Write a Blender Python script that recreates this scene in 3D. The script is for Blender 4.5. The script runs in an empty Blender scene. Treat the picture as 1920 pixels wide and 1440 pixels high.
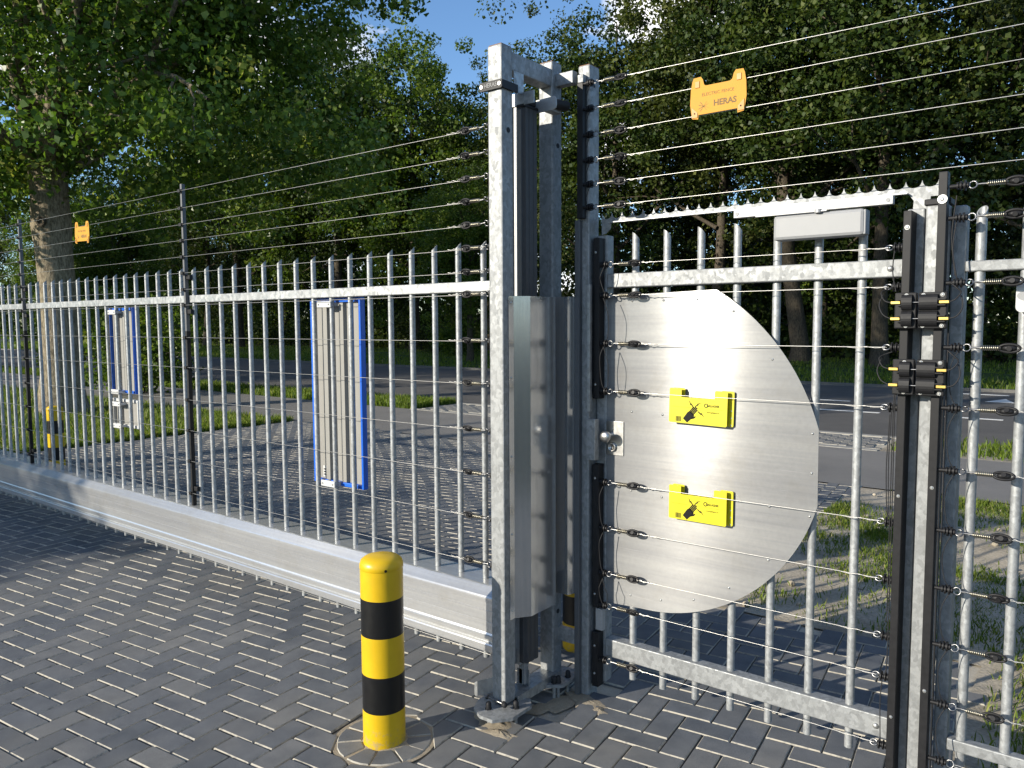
import bpy, bmesh, math, random
import numpy as np
from mathutils import Vector, Matrix

random.seed(7)
RNG = np.random.default_rng(11)
SC = bpy.context.scene
COL = SC.collection

# ------------------------------------------------------------------ camera
CAM = Vector((2.172, -2.585, 1.637))
cam_d = bpy.data.cameras.new("camera")
cam_d.sensor_width = 36.0
cam_d.lens = 1457.45 / 1920 * 36.0
cam_d.clip_start = 0.05
cam_d.clip_end = 3000
cam = bpy.data.objects.new("camera", cam_d)
COL.objects.link(cam)
_r, _u, _b = Vector((0.788, 0.615, -0.0052)), Vector((-0.044, 0.064, 0.997)), Vector((0.614, -0.786, 0.0775))
_b.normalize(); _r = (_r - _b * _r.dot(_b)).normalized(); _u = _b.cross(_r)
cam.matrix_world = Matrix(((_r.x, _u.x, _b.x, CAM.x), (_r.y, _u.y, _b.y, CAM.y), (_r.z, _u.z, _b.z, CAM.z), (0, 0, 0, 1)))
SC.camera = cam

# ------------------------------------------------------------------ sky, sun, exposure
SUN_EL = math.radians(18.5)
SUN_AZ = math.radians(26.8)          # light travels towards +X*sin, +Y*cos
world = bpy.data.worlds.new("World")
SC.world = world
world.use_nodes = True
wt = world.node_tree
bg = wt.nodes["Background"]
sky = wt.nodes.new("ShaderNodeTexSky")
sky.sky_type = 'NISHITA'
sky.sun_disc = False
sky.sun_elevation = SUN_EL
sky.sun_rotation = math.radians(206.8)
sky.air_density = 1.0
sky.dust_density = 0.15
sky.ozone_density = 4.5
tc = wt.nodes.new("ShaderNodeTexCoord")
nz = wt.nodes.new("ShaderNodeTexNoise")
nz.inputs["Scale"].default_value = 2.6
nz.inputs["Detail"].default_value = 7
nz.inputs["Roughness"].default_value = 0.55
mp = wt.nodes.new("ShaderNodeMapping")
mp.inputs["Location"].default_value = (-0.3348, -3.7762, -1.0816)
mp.inputs["Scale"].default_value = (1, 1, 1.8)
rampc = wt.nodes.new("ShaderNodeValToRGB")
rampc.color_ramp.elements[0].position = 0.575
rampc.color_ramp.elements[1].position = 0.635
mixc = wt.nodes.new("ShaderNodeMix")
mixc.data_type = 'RGBA'
mixc.inputs["B"].default_value = (7.5, 7.4, 7.4, 1)
wt.links.new(tc.outputs["Generated"], mp.inputs["Vector"])
wt.links.new(mp.outputs["Vector"], nz.inputs["Vector"])
wt.links.new(nz.outputs["Fac"], rampc.inputs["Fac"])
wt.links.new(rampc.outputs["Color"], mixc.inputs["Factor"])
wt.links.new(sky.outputs["Color"], mixc.inputs["A"])
wt.links.new(mixc.outputs["Result"], bg.inputs["Color"])
bg.inputs["Strength"].default_value = 0.118

sun_d = bpy.data.lights.new("sun", 'SUN')
sun_d.energy = 4.3
sun_d.angle = math.radians(0.53)
sun_d.color = (1.0, 0.92, 0.785)
sun = bpy.data.objects.new("sun", sun_d)
COL.objects.link(sun)
SUN_DIR = Vector((math.sin(SUN_AZ) * math.cos(SUN_EL), math.cos(SUN_AZ) * math.cos(SUN_EL), -math.sin(SUN_EL)))
sun.rotation_euler = SUN_DIR.to_track_quat('-Z', 'Y').to_euler()
sun.location = (-8, -14, 12)

SC.view_settings.view_transform = 'Standard'
SC.view_settings.look = 'None'
SC.view_settings.exposure = 0.9
SC.view_settings.gamma = 1.0
SC.view_settings.use_curve_mapping = False
SC.render.engine = 'CYCLES'
SC.cycles.use_denoising = True
SC.cycles.max_bounces = 6
SC.cycles.diffuse_bounces = 3
SC.cycles.glossy_bounces = 4
SC.cycles.transparent_max_bounces = 6
SC.cycles.sample_clamp_indirect = 6.0

# ------------------------------------------------------------------ materials
MATS = {}

def nmat(name):
    m = bpy.data.materials.new(name)
    m.use_nodes = True
    MATS[name] = m
    nt = m.node_tree
    return m, nt, nt.nodes["Principled BSDF"]

def N(nt, t, **kw):
    n = nt.nodes.new(t)
    for k, v in kw.items():
        if k in n.inputs:
            n.inputs[k].default_value = v
        else:
            setattr(n, k, v)
    return n

def ramp(nt, fac, stops):
    r = nt.nodes.new("ShaderNodeValToRGB")
    e = r.color_ramp.elements
    while len(e) < len(stops):
        e.new(0.5)
    for i, (p, c) in enumerate(stops):
        e[i].position = p
        e[i].color = c if len(c) == 4 else (*c, 1)
    nt.links.new(fac, r.inputs["Fac"])
    return r.outputs["Color"]

def pos(nt, scale=(1, 1, 1)):
    g = nt.nodes.new("ShaderNodeNewGeometry")
    m = nt.nodes.new("ShaderNodeMapping")
    m.inputs["Scale"].default_value = scale
    nt.links.new(g.outputs["Position"], m.inputs["Vector"])
    return m.outputs["Vector"]

def noise(nt, vec, scale, detail=4, rough=0.55, out="Fac"):
    n = N(nt, "ShaderNodeTexNoise", Scale=scale, Detail=detail, Roughness=rough)
    nt.links.new(vec, n.inputs["Vector"])
    return n.outputs[out]

def mixrgb(nt, fac, a, b, mode='MIX'):
    m = nt.nodes.new("ShaderNodeMix")
    m.data_type = 'RGBA'
    m.blend_type = mode
    for sock, v in (("Factor", fac), ("A", a), ("B", b)):
        s = m.inputs[sock]
        if sock != "Factor":
            s = [i for i in m.inputs if i.name == sock and i.type == 'RGBA'][0]
        if hasattr(v, "links"):
            nt.links.new(v, s)
        elif isinstance(v, (int, float)):
            s.default_value = v
        else:
            s.default_value = (*v, 1) if len(v) == 3 else v
    return [o for o in m.outputs if o.type == 'RGBA'][0]

def bump(nt, bsdf, h, strength=0.3, dist=0.01):
    b = N(nt, "ShaderNodeBump", Strength=strength, Distance=dist)
    nt.links.new(h, b.inputs["Height"])
    nt.links.new(b.outputs["Normal"], bsdf.inputs["Normal"])

def plain(name, col, rough=0.5, metal=0.0, spec=0.5, var=0.0, vs=30, bmp=0.0):
    m, nt, b = nmat(name)
    b.inputs["Base Color"].default_value = (*col, 1)
    b.inputs["Roughness"].default_value = rough
    b.inputs["Metallic"].default_value = metal
    b.inputs["Specular IOR Level"].default_value = spec
    if var or bmp:
        v = pos(nt)
        n = noise(nt, v, vs, 5, 0.6)
        if var:
            c = ramp(nt, n, [(0.25, tuple(x * (1 - var) for x in col)), (0.75, tuple(min(1, x * (1 + var)) for x in col))])
            nt.links.new(c, b.inputs["Base Color"])
            rr = N(nt, "ShaderNodeMapRange")
            rr.inputs[3].default_value = max(0.05, rough - 0.1)
            rr.inputs[4].default_value = min(1, rough + 0.12)
            nt.links.new(n, rr.inputs[0])
            nt.links.new(rr.outputs[0], b.inputs["Roughness"])
        if bmp:
            bump(nt, b, n, bmp, 0.002)
    return m

def galv(name, base=0.62, rough=0.42, scale=55, metal=0.85, tint=(0.97, 1.0, 1.02)):
    m, nt, b = nmat(name)
    v = pos(nt, (1, 1, 0.75))
    nd = noise(nt, v, 30, 4, 0.6, "Color")
    w = N(nt, "ShaderNodeVectorMath", operation='MULTIPLY_ADD')
    nt.links.new(nd, w.inputs[0]); w.inputs[1].default_value = (0.035,) * 3; nt.links.new(v, w.inputs[2])
    vo = N(nt, "ShaderNodeTexVoronoi", Scale=scale); vo.feature = 'SMOOTH_F1'
    vo.inputs["Smoothness"].default_value = 0.35
    nt.links.new(w.outputs[0], vo.inputs["Vector"])
    sep = N(nt, "ShaderNodeSeparateColor")
    nt.links.new(vo.outputs["Color"], sep.inputs[0])
    c1 = ramp(nt, sep.outputs[0], [(0.15, tuple(base * 0.84 * t for t in tint)), (0.5, tuple(base * t for t in tint)), (0.85, tuple(min(1, base * 1.14 * t) for t in tint))])
    n2 = noise(nt, v, 6, 6, 0.7)
    c2 = mixrgb(nt, 0.55, c1, ramp(nt, n2, [(0.3, (0.66, 0.67, 0.66)), (0.7, (1.05, 1.05, 1.03))]), 'MULTIPLY')
    n3 = noise(nt, v, 190, 4, 0.65)
    c3 = mixrgb(nt, 0.3, c2, ramp(nt, n3, [(0.35, (0.6, 0.6, 0.58)), (0.65, (1.05, 1.05, 1.05))]), 'MULTIPLY')
    nt.links.new(c3, b.inputs["Base Color"])
    b.inputs["Metallic"].default_value = metal
    mr = N(nt, "ShaderNodeMapRange"); mr.inputs[3].default_value = rough - 0.08; mr.inputs[4].default_value = rough + 0.14
    nt.links.new(sep.outputs[1], mr.inputs[0]); nt.links.new(mr.outputs[0], b.inputs["Roughness"])
    bump(nt, b, n3, 0.10, 0.002)
    return m

galv("galvanised", 0.285, 0.56, 75, 0.42)
galv("galvanised_tube", 0.36, 0.52, 90, 0.45)
galv("galvanised_shiny", 0.36, 0.42, 60, 0.65)

def brushed(name, base, rough, aniso, tangent, streak_axis, scratch=0.5, dull=0.0, dull_base=0.5, worn=False):
    """rolled aluminium: rolling lines run along streak_axis (stretched noise)"""
    m, nt, b = nmat(name)
    sc = {'X': (0.6, 30, 30), 'Z': (30, 30, 0.6)}[streak_axis]
    v = pos(nt, sc)
    n1 = noise(nt, v, 3.0, 4, 0.6)
    n2 = noise(nt, v, 22.0, 3, 0.6)
    vv = pos(nt)
    n3 = noise(nt, vv, 60, 5, 0.7)
    c = ramp(nt, n1, [(0.3, (base * 0.86, base * 0.87, base * 0.88)), (0.7, (base, base, base * 0.985))])
    c = mixrgb(nt, 0.3, c, ramp(nt, n3, [(0.3, (0.72, 0.72, 0.72)), (0.62, (1, 1, 1))]), 'MULTIPLY')
    if worn:      # rolled bands, scuffed lines and handling marks
        nb = noise(nt, pos(nt, (0.25, 7, 7)), 1.6, 3, 0.5)
        c = mixrgb(nt, 0.8, c, ramp(nt, nb, [(0.35, (0.86, 0.86, 0.87)), (0.6, (1.03, 1.03, 1.02))]), 'MULTIPLY')
        nl = noise(nt, pos(nt, (0.5, 60, 60)), 1.0, 5, 0.75)
        c = mixrgb(nt, ramp(nt, nl, [(0.66, (0, 0, 0)), (0.72, (0.55, 0.55, 0.55))]), c, (base * 1.35,) * 3)
        nd = noise(nt, vv, 4.5, 6, 0.7)
        c = mixrgb(nt, ramp(nt, nd, [(0.52, (0, 0, 0)), (0.70, (0.35, 0.35, 0.35))]), c, (base * 0.72, base * 0.68, base * 0.60))
    nt.links.new(c, b.inputs["Base Color"])
    b.inputs["Metallic"].default_value = 1.0
    mr = N(nt, "ShaderNodeMapRange"); mr.inputs[3].default_value = rough * 0.85; mr.inputs[4].default_value = rough * 1.2
    nt.links.new(n2, mr.inputs[0]); nt.links.new(mr.outputs[0], b.inputs["Roughness"])
    b.inputs["Anisotropic"].default_value = aniso
    tv = N(nt, "ShaderNodeCombineXYZ")
    tv.inputs[0].default_value, tv.inputs[1].default_value, tv.inputs[2].default_value = tangent
    nt.links.new(tv.outputs[0], b.inputs["Tangent"])
    bump(nt, b, n1, 0.05 * scratch, 0.003)
    if dull:      # oxide film: a matt share beside the metal's own sheen
        df = N(nt, "ShaderNodeBsdfDiffuse")
        dc = mixrgb(nt, 1.0, c, (dull_base / base,) * 3, 'MULTIPLY')
        nt.links.new(dc, df.inputs["Color"])
        mx = N(nt, "ShaderNodeMixShader"); mx.inputs[0].default_value = dull
        nt.links.new(b.outputs[0], mx.inputs[1]); nt.links.new(df.outputs[0], mx.inputs[2])
        nt.links.new(mx.outputs[0], nt.nodes["Material Output"].inputs["Surface"])
    return m

brushed("plate_aluminium", 0.55, 0.175, 1.0, (0, 0, 1), 'X', 0.2, 0.83, 0.225, True)
brushed("beam_aluminium", 0.85, 0.21, 0.4, (0, 0, 1), 'X', 1.2, 0.45, 0.42, True)
brushed("cover_aluminium", 0.70, 0.14, 0.5, (0, 0, 1), 'Z', 0.8, 0.3, 0.34)
brushed("white_aluminium", 0.42, 0.5, 0.0, (0, 0, 1), 'X', 0.3, 0.6, 0.38)

plain("black_plastic", (0.010, 0.010, 0.011), 0.5, 0, 0.25, 0.25, 60)
plain("black_rubber", (0.018, 0.018, 0.019), 0.6, 0, 0.25, 0.2, 40)
plain("dark_profile", (0.045, 0.045, 0.047), 0.5, 0, 0.4, 0.2, 40)
plain("edge_grey", (0.17, 0.16, 0.145), 0.5, 0.1, 0.4, 0.1, 60)
plain("grey_profile", (0.09, 0.093, 0.097), 0.5, 0.2, 0.5, 0.15, 60)
plain("yellow_sheet", (0.52, 0.46, 0.006), 0.42, 0, 0.5, 0.03, 12)
plain("yellow_sheet_dark", (0.44, 0.375, 0.006), 0.5, 0, 0.5, 0.03, 12)
plain("orange_sheet", (0.50, 0.25, 0.035), 0.55, 0, 0.12, 0.06, 14)
plain("orange_sheet_moulded", (0.42, 0.19, 0.022), 0.45, 0, 0.3, 0.04, 14)
plain("print_grey", (0.16, 0.11, 0.055), 0.6, 0, 0.1)
plain("print_black", (0.008, 0.008, 0.008), 0.6, 0, 0.15)
plain("blue_frame", (0.008, 0.10, 0.50), 0.32, 0, 0.5, 0.05, 20)
plain("board_back", (0.215, 0.21, 0.192), 0.6, 0.0, 0.5, 0.06, 10)
plain("white_plastic", (0.46, 0.46, 0.445), 0.4, 0, 0.5, 0.03, 10)
plain("closer_paint", (0.23, 0.235, 0.24), 0.5, 0.0, 0.5, 0.05, 40)
plain("steel_bright", (0.22, 0.22, 0.22), 0.32, 1.0, 0.5, 0.3, 90)
plain("wire_steel", (0.36, 0.355, 0.34), 0.4, 1.0)
plain("spring_steel", (0.42, 0.385, 0.30), 0.33, 1.0)
plain("brass", (0.78, 0.55, 0.16), 0.3, 1.0)
plain("screw_zinc", (0.5, 0.5, 0.48), 0.35, 0.8)
plain("satin_steel", (0.45, 0.445, 0.43), 0.36, 1.0, 0.5, 0.05, 60)
plain("rust_edge", (0.19, 0.105, 0.06), 0.85, 0, 0.3, 0.4, 80)
plain("road_white", (0.62, 0.62, 0.60), 0.7, 0, 0.3, 0.15, 25)
plain("kerb_stone", (0.13, 0.125, 0.115), 0.9, 0, 0.3, 0.2, 18)
plain("concrete_band", (0.26, 0.25, 0.225), 0.9, 0, 0.3, 0.18, 18)
plain("house_wall", (0.25, 0.24, 0.22), 0.85, 0, 0.3, 0.1, 4)
plain("house_roof", (0.12, 0.075, 0.06), 0.8, 0, 0.3, 0.3, 6)
plain("window_glass", (0.03, 0.035, 0.04), 0.08, 0, 0.6)
plain("tan_trim", (0.62, 0.60, 0.56), 0.6)
plain("shed_wall", (0.30, 0.15, 0.10), 0.85, 0, 0.3, 0.2, 12)

def scuffed_paint(name, col, rough, chip):
    m, nt, b = nmat(name)
    v = pos(nt)
    n1 = noise(nt, v, 7, 5, 0.6)
    c = ramp(nt, n1, [(0.3, tuple(x * 0.90 for x in col)), (0.7, tuple(x * 1.06 for x in col))])
    n2 = noise(nt, pos(nt, (1, 1, 0.35)), 55, 6, 0.8)
    c = mixrgb(nt, ramp(nt, n2, [(0.665, (0, 0, 0)), (0.70, (0.7, 0.7, 0.7))]), c, chip)
    sx = N(nt, "ShaderNodeSeparateXYZ"); nt.links.new(v, sx.inputs[0])
    zz = N(nt, "ShaderNodeMapRange"); zz.inputs[1].default_value = 0.0; zz.inputs[2].default_value = 0.16; zz.inputs[3].default_value = 0.30; zz.inputs[4].default_value = 0.0
    nt.links.new(sx.outputs[2], zz.inputs[0])
    n3 = noise(nt, v, 38, 5, 0.7)
    mu = N(nt, "ShaderNodeMath", operation='ADD'); nt.links.new(zz.outputs[0], mu.inputs[0]); nt.links.new(n3, mu.inputs[1])
    c = mixrgb(nt, ramp(nt, mu.outputs[0], [(0.74, (0, 0, 0)), (0.90, (0.6, 0.6, 0.6))]), c, (0.24, 0.21, 0.16))
    nt.links.new(c, b.inputs["Base Color"])
    mr = N(nt, "ShaderNodeMapRange"); mr.inputs[3].default_value = rough - 0.08; mr.inputs[4].default_value = rough + 0.25
    nt.links.new(n3, mr.inputs[0]); nt.links.new(mr.outputs[0], b.inputs["Roughness"])
    b.inputs["Specular IOR Level"].default_value = 0.4
    bump(nt, b, n1, 0.06, 0.004)
scuffed_paint("yellow_paint", (0.56, 0.36, 0.008), 0.28, (0.42, 0.30, 0.05))
scuffed_paint("black_paint", (0.006, 0.006, 0.006), 0.26, (0.035, 0.034, 0.032))

def paver_mat():
    m, nt, b = nmat("paver")
    at = N(nt, "ShaderNodeAttribute", attribute_name="tone")
    oi = N(nt, "ShaderNodeObjectInfo")
    ad = N(nt, "ShaderNodeMath", operation='ADD')
    nt.links.new(at.outputs["Fac"], ad.inputs[0]); nt.links.new(oi.outputs["Random"], ad.inputs[1])
    fr = N(nt, "ShaderNodeMath", operation='FRACT'); nt.links.new(ad.outputs[0], fr.inputs[0])
    v = pos(nt)
    n1 = noise(nt, v, 9, 5, 0.6)
    n2 = noise(nt, v, 420, 3, 0.7)
    n3 = noise(nt, v, 1.1, 4, 0.6)
    n4 = noise(nt, v, 70, 6, 0.75)
    base = ramp(nt, fr.outputs[0], [(0.0, (0.088, 0.096, 0.107)), (0.5, (0.114, 0.121, 0.131)), (0.8, (0.124, 0.128, 0.133)), (1.0, (0.150, 0.152, 0.152))])
    c = mixrgb(nt, 0.75, base, ramp(nt, n1, [(0.3, (0.68, 0.70, 0.73)), (0.7, (1.18, 1.17, 1.15))]), 'MULTIPLY')
    c = mixrgb(nt, 0.8, c, ramp(nt, n2, [(0.3, (0.6, 0.6, 0.6)), (0.5, (1, 1, 1)), (0.74, (1.45, 1.43, 1.4))]), 'MULTIPLY')
    # sand film and scuffs
    dust = ramp(nt, n3, [(0.47, (0, 0, 0)), (0.68, (0.5, 0.5, 0.5))])
    c = mixrgb(nt, dust, c, (0.165, 0.155, 0.135))
    sc = ramp(nt, n4, [(0.63, (0, 0, 0)), (0.72, (0.6, 0.6, 0.6))])
    c = mixrgb(nt, sc, c, (0.27, 0.255, 0.22))
    n5 = noise(nt, v, 2.6, 5, 0.65)
    c = mixrgb(nt, ramp(nt, n5, [(0.60, (0, 0, 0)), (0.74, (0.45, 0.45, 0.45))]), c, (0.066, 0.07, 0.077))
    nt.links.new(c, b.inputs["Base Color"])
    b.inputs["Roughness"].default_value = 0.8
    b.inputs["Specular IOR Level"].default_value = 0.35
    bump(nt, b, n2, 0.35, 0.002)
paver_mat()
def arris_mat():
    m, nt, b = nmat("paver_arris")
    v = pos(nt)
    n1 = noise(nt, v, 35, 5, 0.7)
    c = ramp(nt, n1, [(0.30, (0.16, 0.155, 0.145)), (0.52, (0.37, 0.345, 0.29))])
    nt.links.new(c, b.inputs["Base Color"]); b.inputs["Roughness"].default_value = 0.95
    b.inputs["Specular IOR Level"].default_value = 0.2
arris_mat()

def soil_like(name, stops, s1, s2, bmp=0.5, rough=0.95):
    m, nt, b = nmat(name)
    v = pos(nt)
    n1 = noise(nt, v, s1, 6, 0.65)
    n2 = noise(nt, v, s2, 4, 0.7)
    c = ramp(nt, n1, stops)
    c = mixrgb(nt, 0.7, c, ramp(nt, n2, [(0.3, (0.55, 0.55, 0.55)), (0.7, (1.25, 1.25, 1.25))]), 'MULTIPLY')
    nt.links.new(c, b.inputs["Base Color"])
    b.inputs["Roughness"].default_value = rough
    b.inputs["Specular IOR Level"].default_value = 0.2
    bump(nt, b, n2, bmp, 0.01)

soil_like("joint_sand", [(0.3, (0.36, 0.325, 0.26)), (0.7, (0.52, 0.475, 0.385))], 6, 300, 0.5)
soil_like("sand", [(0.3, (0.28, 0.235, 0.17)), (0.7, (0.42, 0.36, 0.27))], 8, 260, 0.8)
soil_like("verge_soil", [(0.28, (0.20, 0.175, 0.132)), (0.5, (0.36, 0.315, 0.245)), (0.75, (0.45, 0.40, 0.315))], 2.2, 60, 0.8)
soil_like("turf", [(0.3, (0.035, 0.058, 0.014)), (0.6, (0.06, 0.088, 0.022)), (0.8, (0.10, 0.105, 0.04))], 1.3, 40, 0.8)
soil_like("forest_floor", [(0.3, (0.02, 0.025, 0.01)), (0.7, (0.05, 0.05, 0.025))], 1.0, 20, 0.8)
soil_like("asphalt", [(0.3, (0.085, 0.082, 0.079)), (0.7, (0.125, 0.119, 0.110))], 0.8, 220, 0.4, 0.85)  # road colour kept darker to stand in for tree shade that doesn't reach it
soil_like("asphalt_pale", [(0.3, (0.165, 0.158, 0.148)), (0.7, (0.215, 0.205, 0.19))], 0.9, 220, 0.4, 0.88)

def bark_mat(name, c0, c1, zs=0.35):
    m, nt, b = nmat(name)
    v = pos(nt, (1, 1, zs))
    n1 = noise(nt, v, 26, 6, 0.7)
    n2 = noise(nt, v, 3, 4, 0.6)
    c = ramp(nt, n1, [(0.35, c0), (0.62, c1)])
    c = mixrgb(nt, 0.5, c, ramp(nt, n2, [(0.3, (0.6, 0.68, 0.5)), (0.7, (1.1, 1.05, 1.0))]), 'MULTIPLY')
    nt.links.new(c, b.inputs["Base Color"])
    b.inputs["Roughness"].default_value = 0.9
    b.inputs["Specular IOR Level"].default_value = 0.2
    bump(nt, b, n1, 0.9, 0.03)
bark_mat("maple_bark", (0.10, 0.080, 0.056), (0.33, 0.275, 0.205))
bark_mat("wood_bark", (0.03, 0.025, 0.02), (0.11, 0.09, 0.068))

def leaf_mat(name, stops, trans=0.35, rough=0.45):
    m, nt, b = nmat(name)
    at = N(nt, "ShaderNodeAttribute", attribute_name="tone")
    c = ramp(nt, at.outputs["Fac"], stops)
    nt.links.new(c, b.inputs["Base Color"])
    b.inputs["Roughness"].default_value = rough
    b.inputs["Specular IOR Level"].default_value = 0.22
    tr = N(nt, "ShaderNodeBsdfTranslucent")
    br = mixrgb(nt, 1.0, c, (1.5, 1.6, 0.7), 'MULTIPLY')
    nt.links.new(br, tr.inputs["Color"])
    mx = N(nt, "ShaderNodeMixShader")
    mx.inputs[0].default_value = trans
    out = nt.nodes["Material Output"]
    nt.links.new(b.outputs[0], mx.inputs[1]); nt.links.new(tr.outputs[0], mx.inputs[2])
    nt.links.new(mx.outputs[0], out.inputs["Surface"])
leaf_mat("maple_leaf", [(0, (0.044, 0.090, 0.016)), (0.5, (0.094, 0.160, 0.026)), (0.85, (0.194, 0.262, 0.049)), (1, (0.328, 0.348, 0.092))], 0.32, 0.38)
leaf_mat("wood_leaf", [(0, (0.017, 0.035, 0.007)), (0.5, (0.038, 0.063, 0.012)), (1, (0.090, 0.111, 0.021))], 0.28, 0.5)
leaf_mat("olive_leaf", [(0, (0.025, 0.037, 0.009)), (0.5, (0.051, 0.066, 0.014)), (1, (0.111, 0.122, 0.028))], 0.28, 0.5)
leaf_mat("bright_leaf", [(0, (0.036, 0.068, 0.009)), (0.5, (0.076, 0.124, 0.016)), (1, (0.165, 0.199, 0.030))], 0.35, 0.5)
leaf_mat("grass_blade", [(0, (0.046, 0.081, 0.009)), (0.5, (0.103, 0.155, 0.018)), (0.85, (0.172, 0.213, 0.034)), (1, (0.299, 0.265, 0.115))], 0.3, 0.5)

# ------------------------------------------------------------------ mesh builder
class MB:
    def __init__(self):
        self.v = []; self.f = []; self.sm = []
    def add(self, vs, fs, smooth=False):
        o = len(self.v)
        self.v += [tuple(p) for p in vs]
        for f in fs:
            self.f.append([i + o for i in f]); self.sm.append(smooth)
        return self
    def box(self, x0, x1, y0, y1, z0, z1, c=0.0):
        if c <= 0:
            vs = [(x0, y0, z0), (x1, y0, z0), (x1, y1, z0), (x0, y1, z0), (x0, y0, z1), (x1, y0, z1), (x1, y1, z1), (x0, y1, z1)]
            return self.add(vs, [(0, 3, 2, 1), (4, 5, 6, 7), (0, 1, 5, 4), (1, 2, 6, 5), (2, 3, 7, 6), (3, 0, 4, 7)])
        c = min(c, (x1 - x0) * 0.45, (y1 - y0) * 0.45, (z1 - z0) * 0.45)
        bm = bmesh.new()
        bmesh.ops.create_cube(bm, size=1.0)
        for v in bm.verts:
            v.co = Vector(((x0 + x1) / 2 + v.co.x * (x1 - x0), (y0 + y1) / 2 + v.co.y * (y1 - y0), (z0 + z1) / 2 + v.co.z * (z1 - z0)))
        bmesh.ops.bevel(bm, geom=list(bm.edges), offset=c, segments=2, profile=0.5, affect='EDGES')
        return self.bm(bm)
    def bm(self, bm, smooth=False):
        bm.verts.index_update()
        self.add([v.co[:] for v in bm.verts], [[v.index for v in f.verts] for f in bm.faces], smooth)
        bm.free()
        return self
    def prism(self, poly, axis, a0, a1, smooth=False):
        """poly: 2D outline; axis 'X': (y,z), 'Y': (x,z), 'Z': (x,y); extruded a0..a1"""
        n = len(poly)
        def P(p, a):
            return {'X': (a, p[0], p[1]), 'Y': (p[0], a, p[1]), 'Z': (p[0], p[1], a)}[axis]
        vs = [P(p, a0) for p in poly] + [P(p, a1) for p in poly]
        fs = [[i, (i + 1) % n, n + (i + 1) % n, n + i] for i in range(n)]
        self.add(vs, fs, smooth)
        self.add(vs, [list(range(n))[::-1], list(range(n, 2 * n))])
        return self
    def cyl(self, p0, p1, r0, r1=None, n=12, caps=True, smooth=True):
        r1 = r0 if r1 is None else r1
        p0, p1 = Vector(p0), Vector(p1)
        d = (p1 - p0).normalized()
        a = d.orthogonal().normalized(); b = d.cross(a)
        vs = []
        for p, r in ((p0, r0), (p1, r1)):
            for i in range(n):
                t = 2 * math.pi * i / n
                vs.append(p + (a * math.cos(t) + b * math.sin(t)) * r)
        self.add(vs, [[i, (i + 1) % n, n + (i + 1) % n, n + i] for i in range(n)], smooth)
        if caps:
            self.add(vs, [list(range(n))[::-1], list(range(n, 2 * n))])
        return self
    def tube(self, pts, r, n=8, smooth=True, caps=True):
        pts = [Vector(p) for p in pts]
        rs = r if isinstance(r, (list, tuple)) else [r] * len(pts)
        rings = []
        a = None
        for i, p in enumerate(pts):
            d = (pts[min(i + 1, len(pts) - 1)] - pts[max(i - 1, 0)]).normalized()
            if a is None:
                a = d.orthogonal().normalized()
            else:
                a = (a - d * a.dot(d)).normalized()
            b = d.cross(a)
            rings.append([p + (a * math.cos(2 * math.pi * k / n) + b * math.sin(2 * math.pi * k / n)) * rs[i] for k in range(n)])
        vs = [q for ring in rings for q in ring]
        fs = []
        for i in range(len(pts) - 1):
            for k in range(n):
                fs.append([i * n + k, i * n + (k + 1) % n, (i + 1) * n + (k + 1) % n, (i + 1) * n + k])
        self.add(vs, fs, smooth)
        if caps:
            self.add(vs, [list(range(n))[::-1], list(range((len(pts) - 1) * n, len(pts) * n))])
        return self
    def lathe(self, prof, center, n=32, smooth=True):
        cx, cy, cz = center
        vs = []; fs = []
        for r, z in prof:
            for k in range(n):
                t = 2 * math.pi * k / n
                vs.append((cx + r * math.cos(t), cy + r * math.sin(t), cz + z))
        for i in range(len(prof) - 1):
            for k in range(n):
                fs.append([i * n + k, i * n + (k + 1) % n, (i + 1) * n + (k + 1) % n, (i + 1) * n + k])
        self.add(vs, fs, smooth)
        if prof[-1][0] > 1e-6:
            self.add(vs, [list(range((len(prof) - 1) * n, len(prof) * n))])
        return self
    def sphere(self, c, rx, ry=None, rz=None, n=12, m=8):
        ry = rx if ry is None else ry; rz = rx if rz is None else rz
        bm = bmesh.new()
        bmesh.ops.create_uvsphere(bm, u_segments=n, v_segments=m, radius=1)
        for v in bm.verts:
            v.co = Vector((c[0] + v.co.x * rx, c[1] + v.co.y * ry, c[2] + v.co.z * rz))
        return self.bm(bm, True)
    def mesh(self, name):
        me = bpy.data.meshes.new(name)
        me.from_pydata(self.v, [], self.f)
        me.polygons.foreach_set("use_smooth", self.sm)
        me.update()
        return me
    def build(self, name, mat, parent=None, at=None):
        me = self.mesh(name)
        me.materials.append(MATS[mat])
        o = bpy.data.objects.new(name, me)
        COL.objects.link(o)
        if parent is not None:
            o.parent = parent
        if at is not None:
            o.location = at
        return o

def place(name, me, parent=None, loc=(0, 0, 0), rot=(0, 0, 0), scale=(1, 1, 1)):
    o = bpy.data.objects.new(name, me)
    COL.objects.link(o)
    o.parent = parent
    o.location = loc; o.rotation_euler = rot; o.scale = scale
    return o

def meshmat(mb, name, mat):
    me = mb.mesh(name); me.materials.append(MATS[mat]); return me

def tag(o, label=None, cat=None, group=None, kind=None):
    if label: o["label"] = label
    if cat: o["category"] = cat
    if group: o["group"] = group
    if kind: o["kind"] = kind
    return o

def thing(name, label, cat, group=None, loc=(0, 0, 0)):
    o = bpy.data.objects.new(name, None)
    o.empty_display_size = 0.1
    COL.objects.link(o)
    o.location = loc
    return tag(o, label, cat, group)

def copy_tree(o, parent=None):
    c = o.copy(); COL.objects.link(c); c.parent = parent
    for ch in [x for x in bpy.data.objects if x.parent == o]:
        copy_tree(ch, c)
    return c

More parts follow.
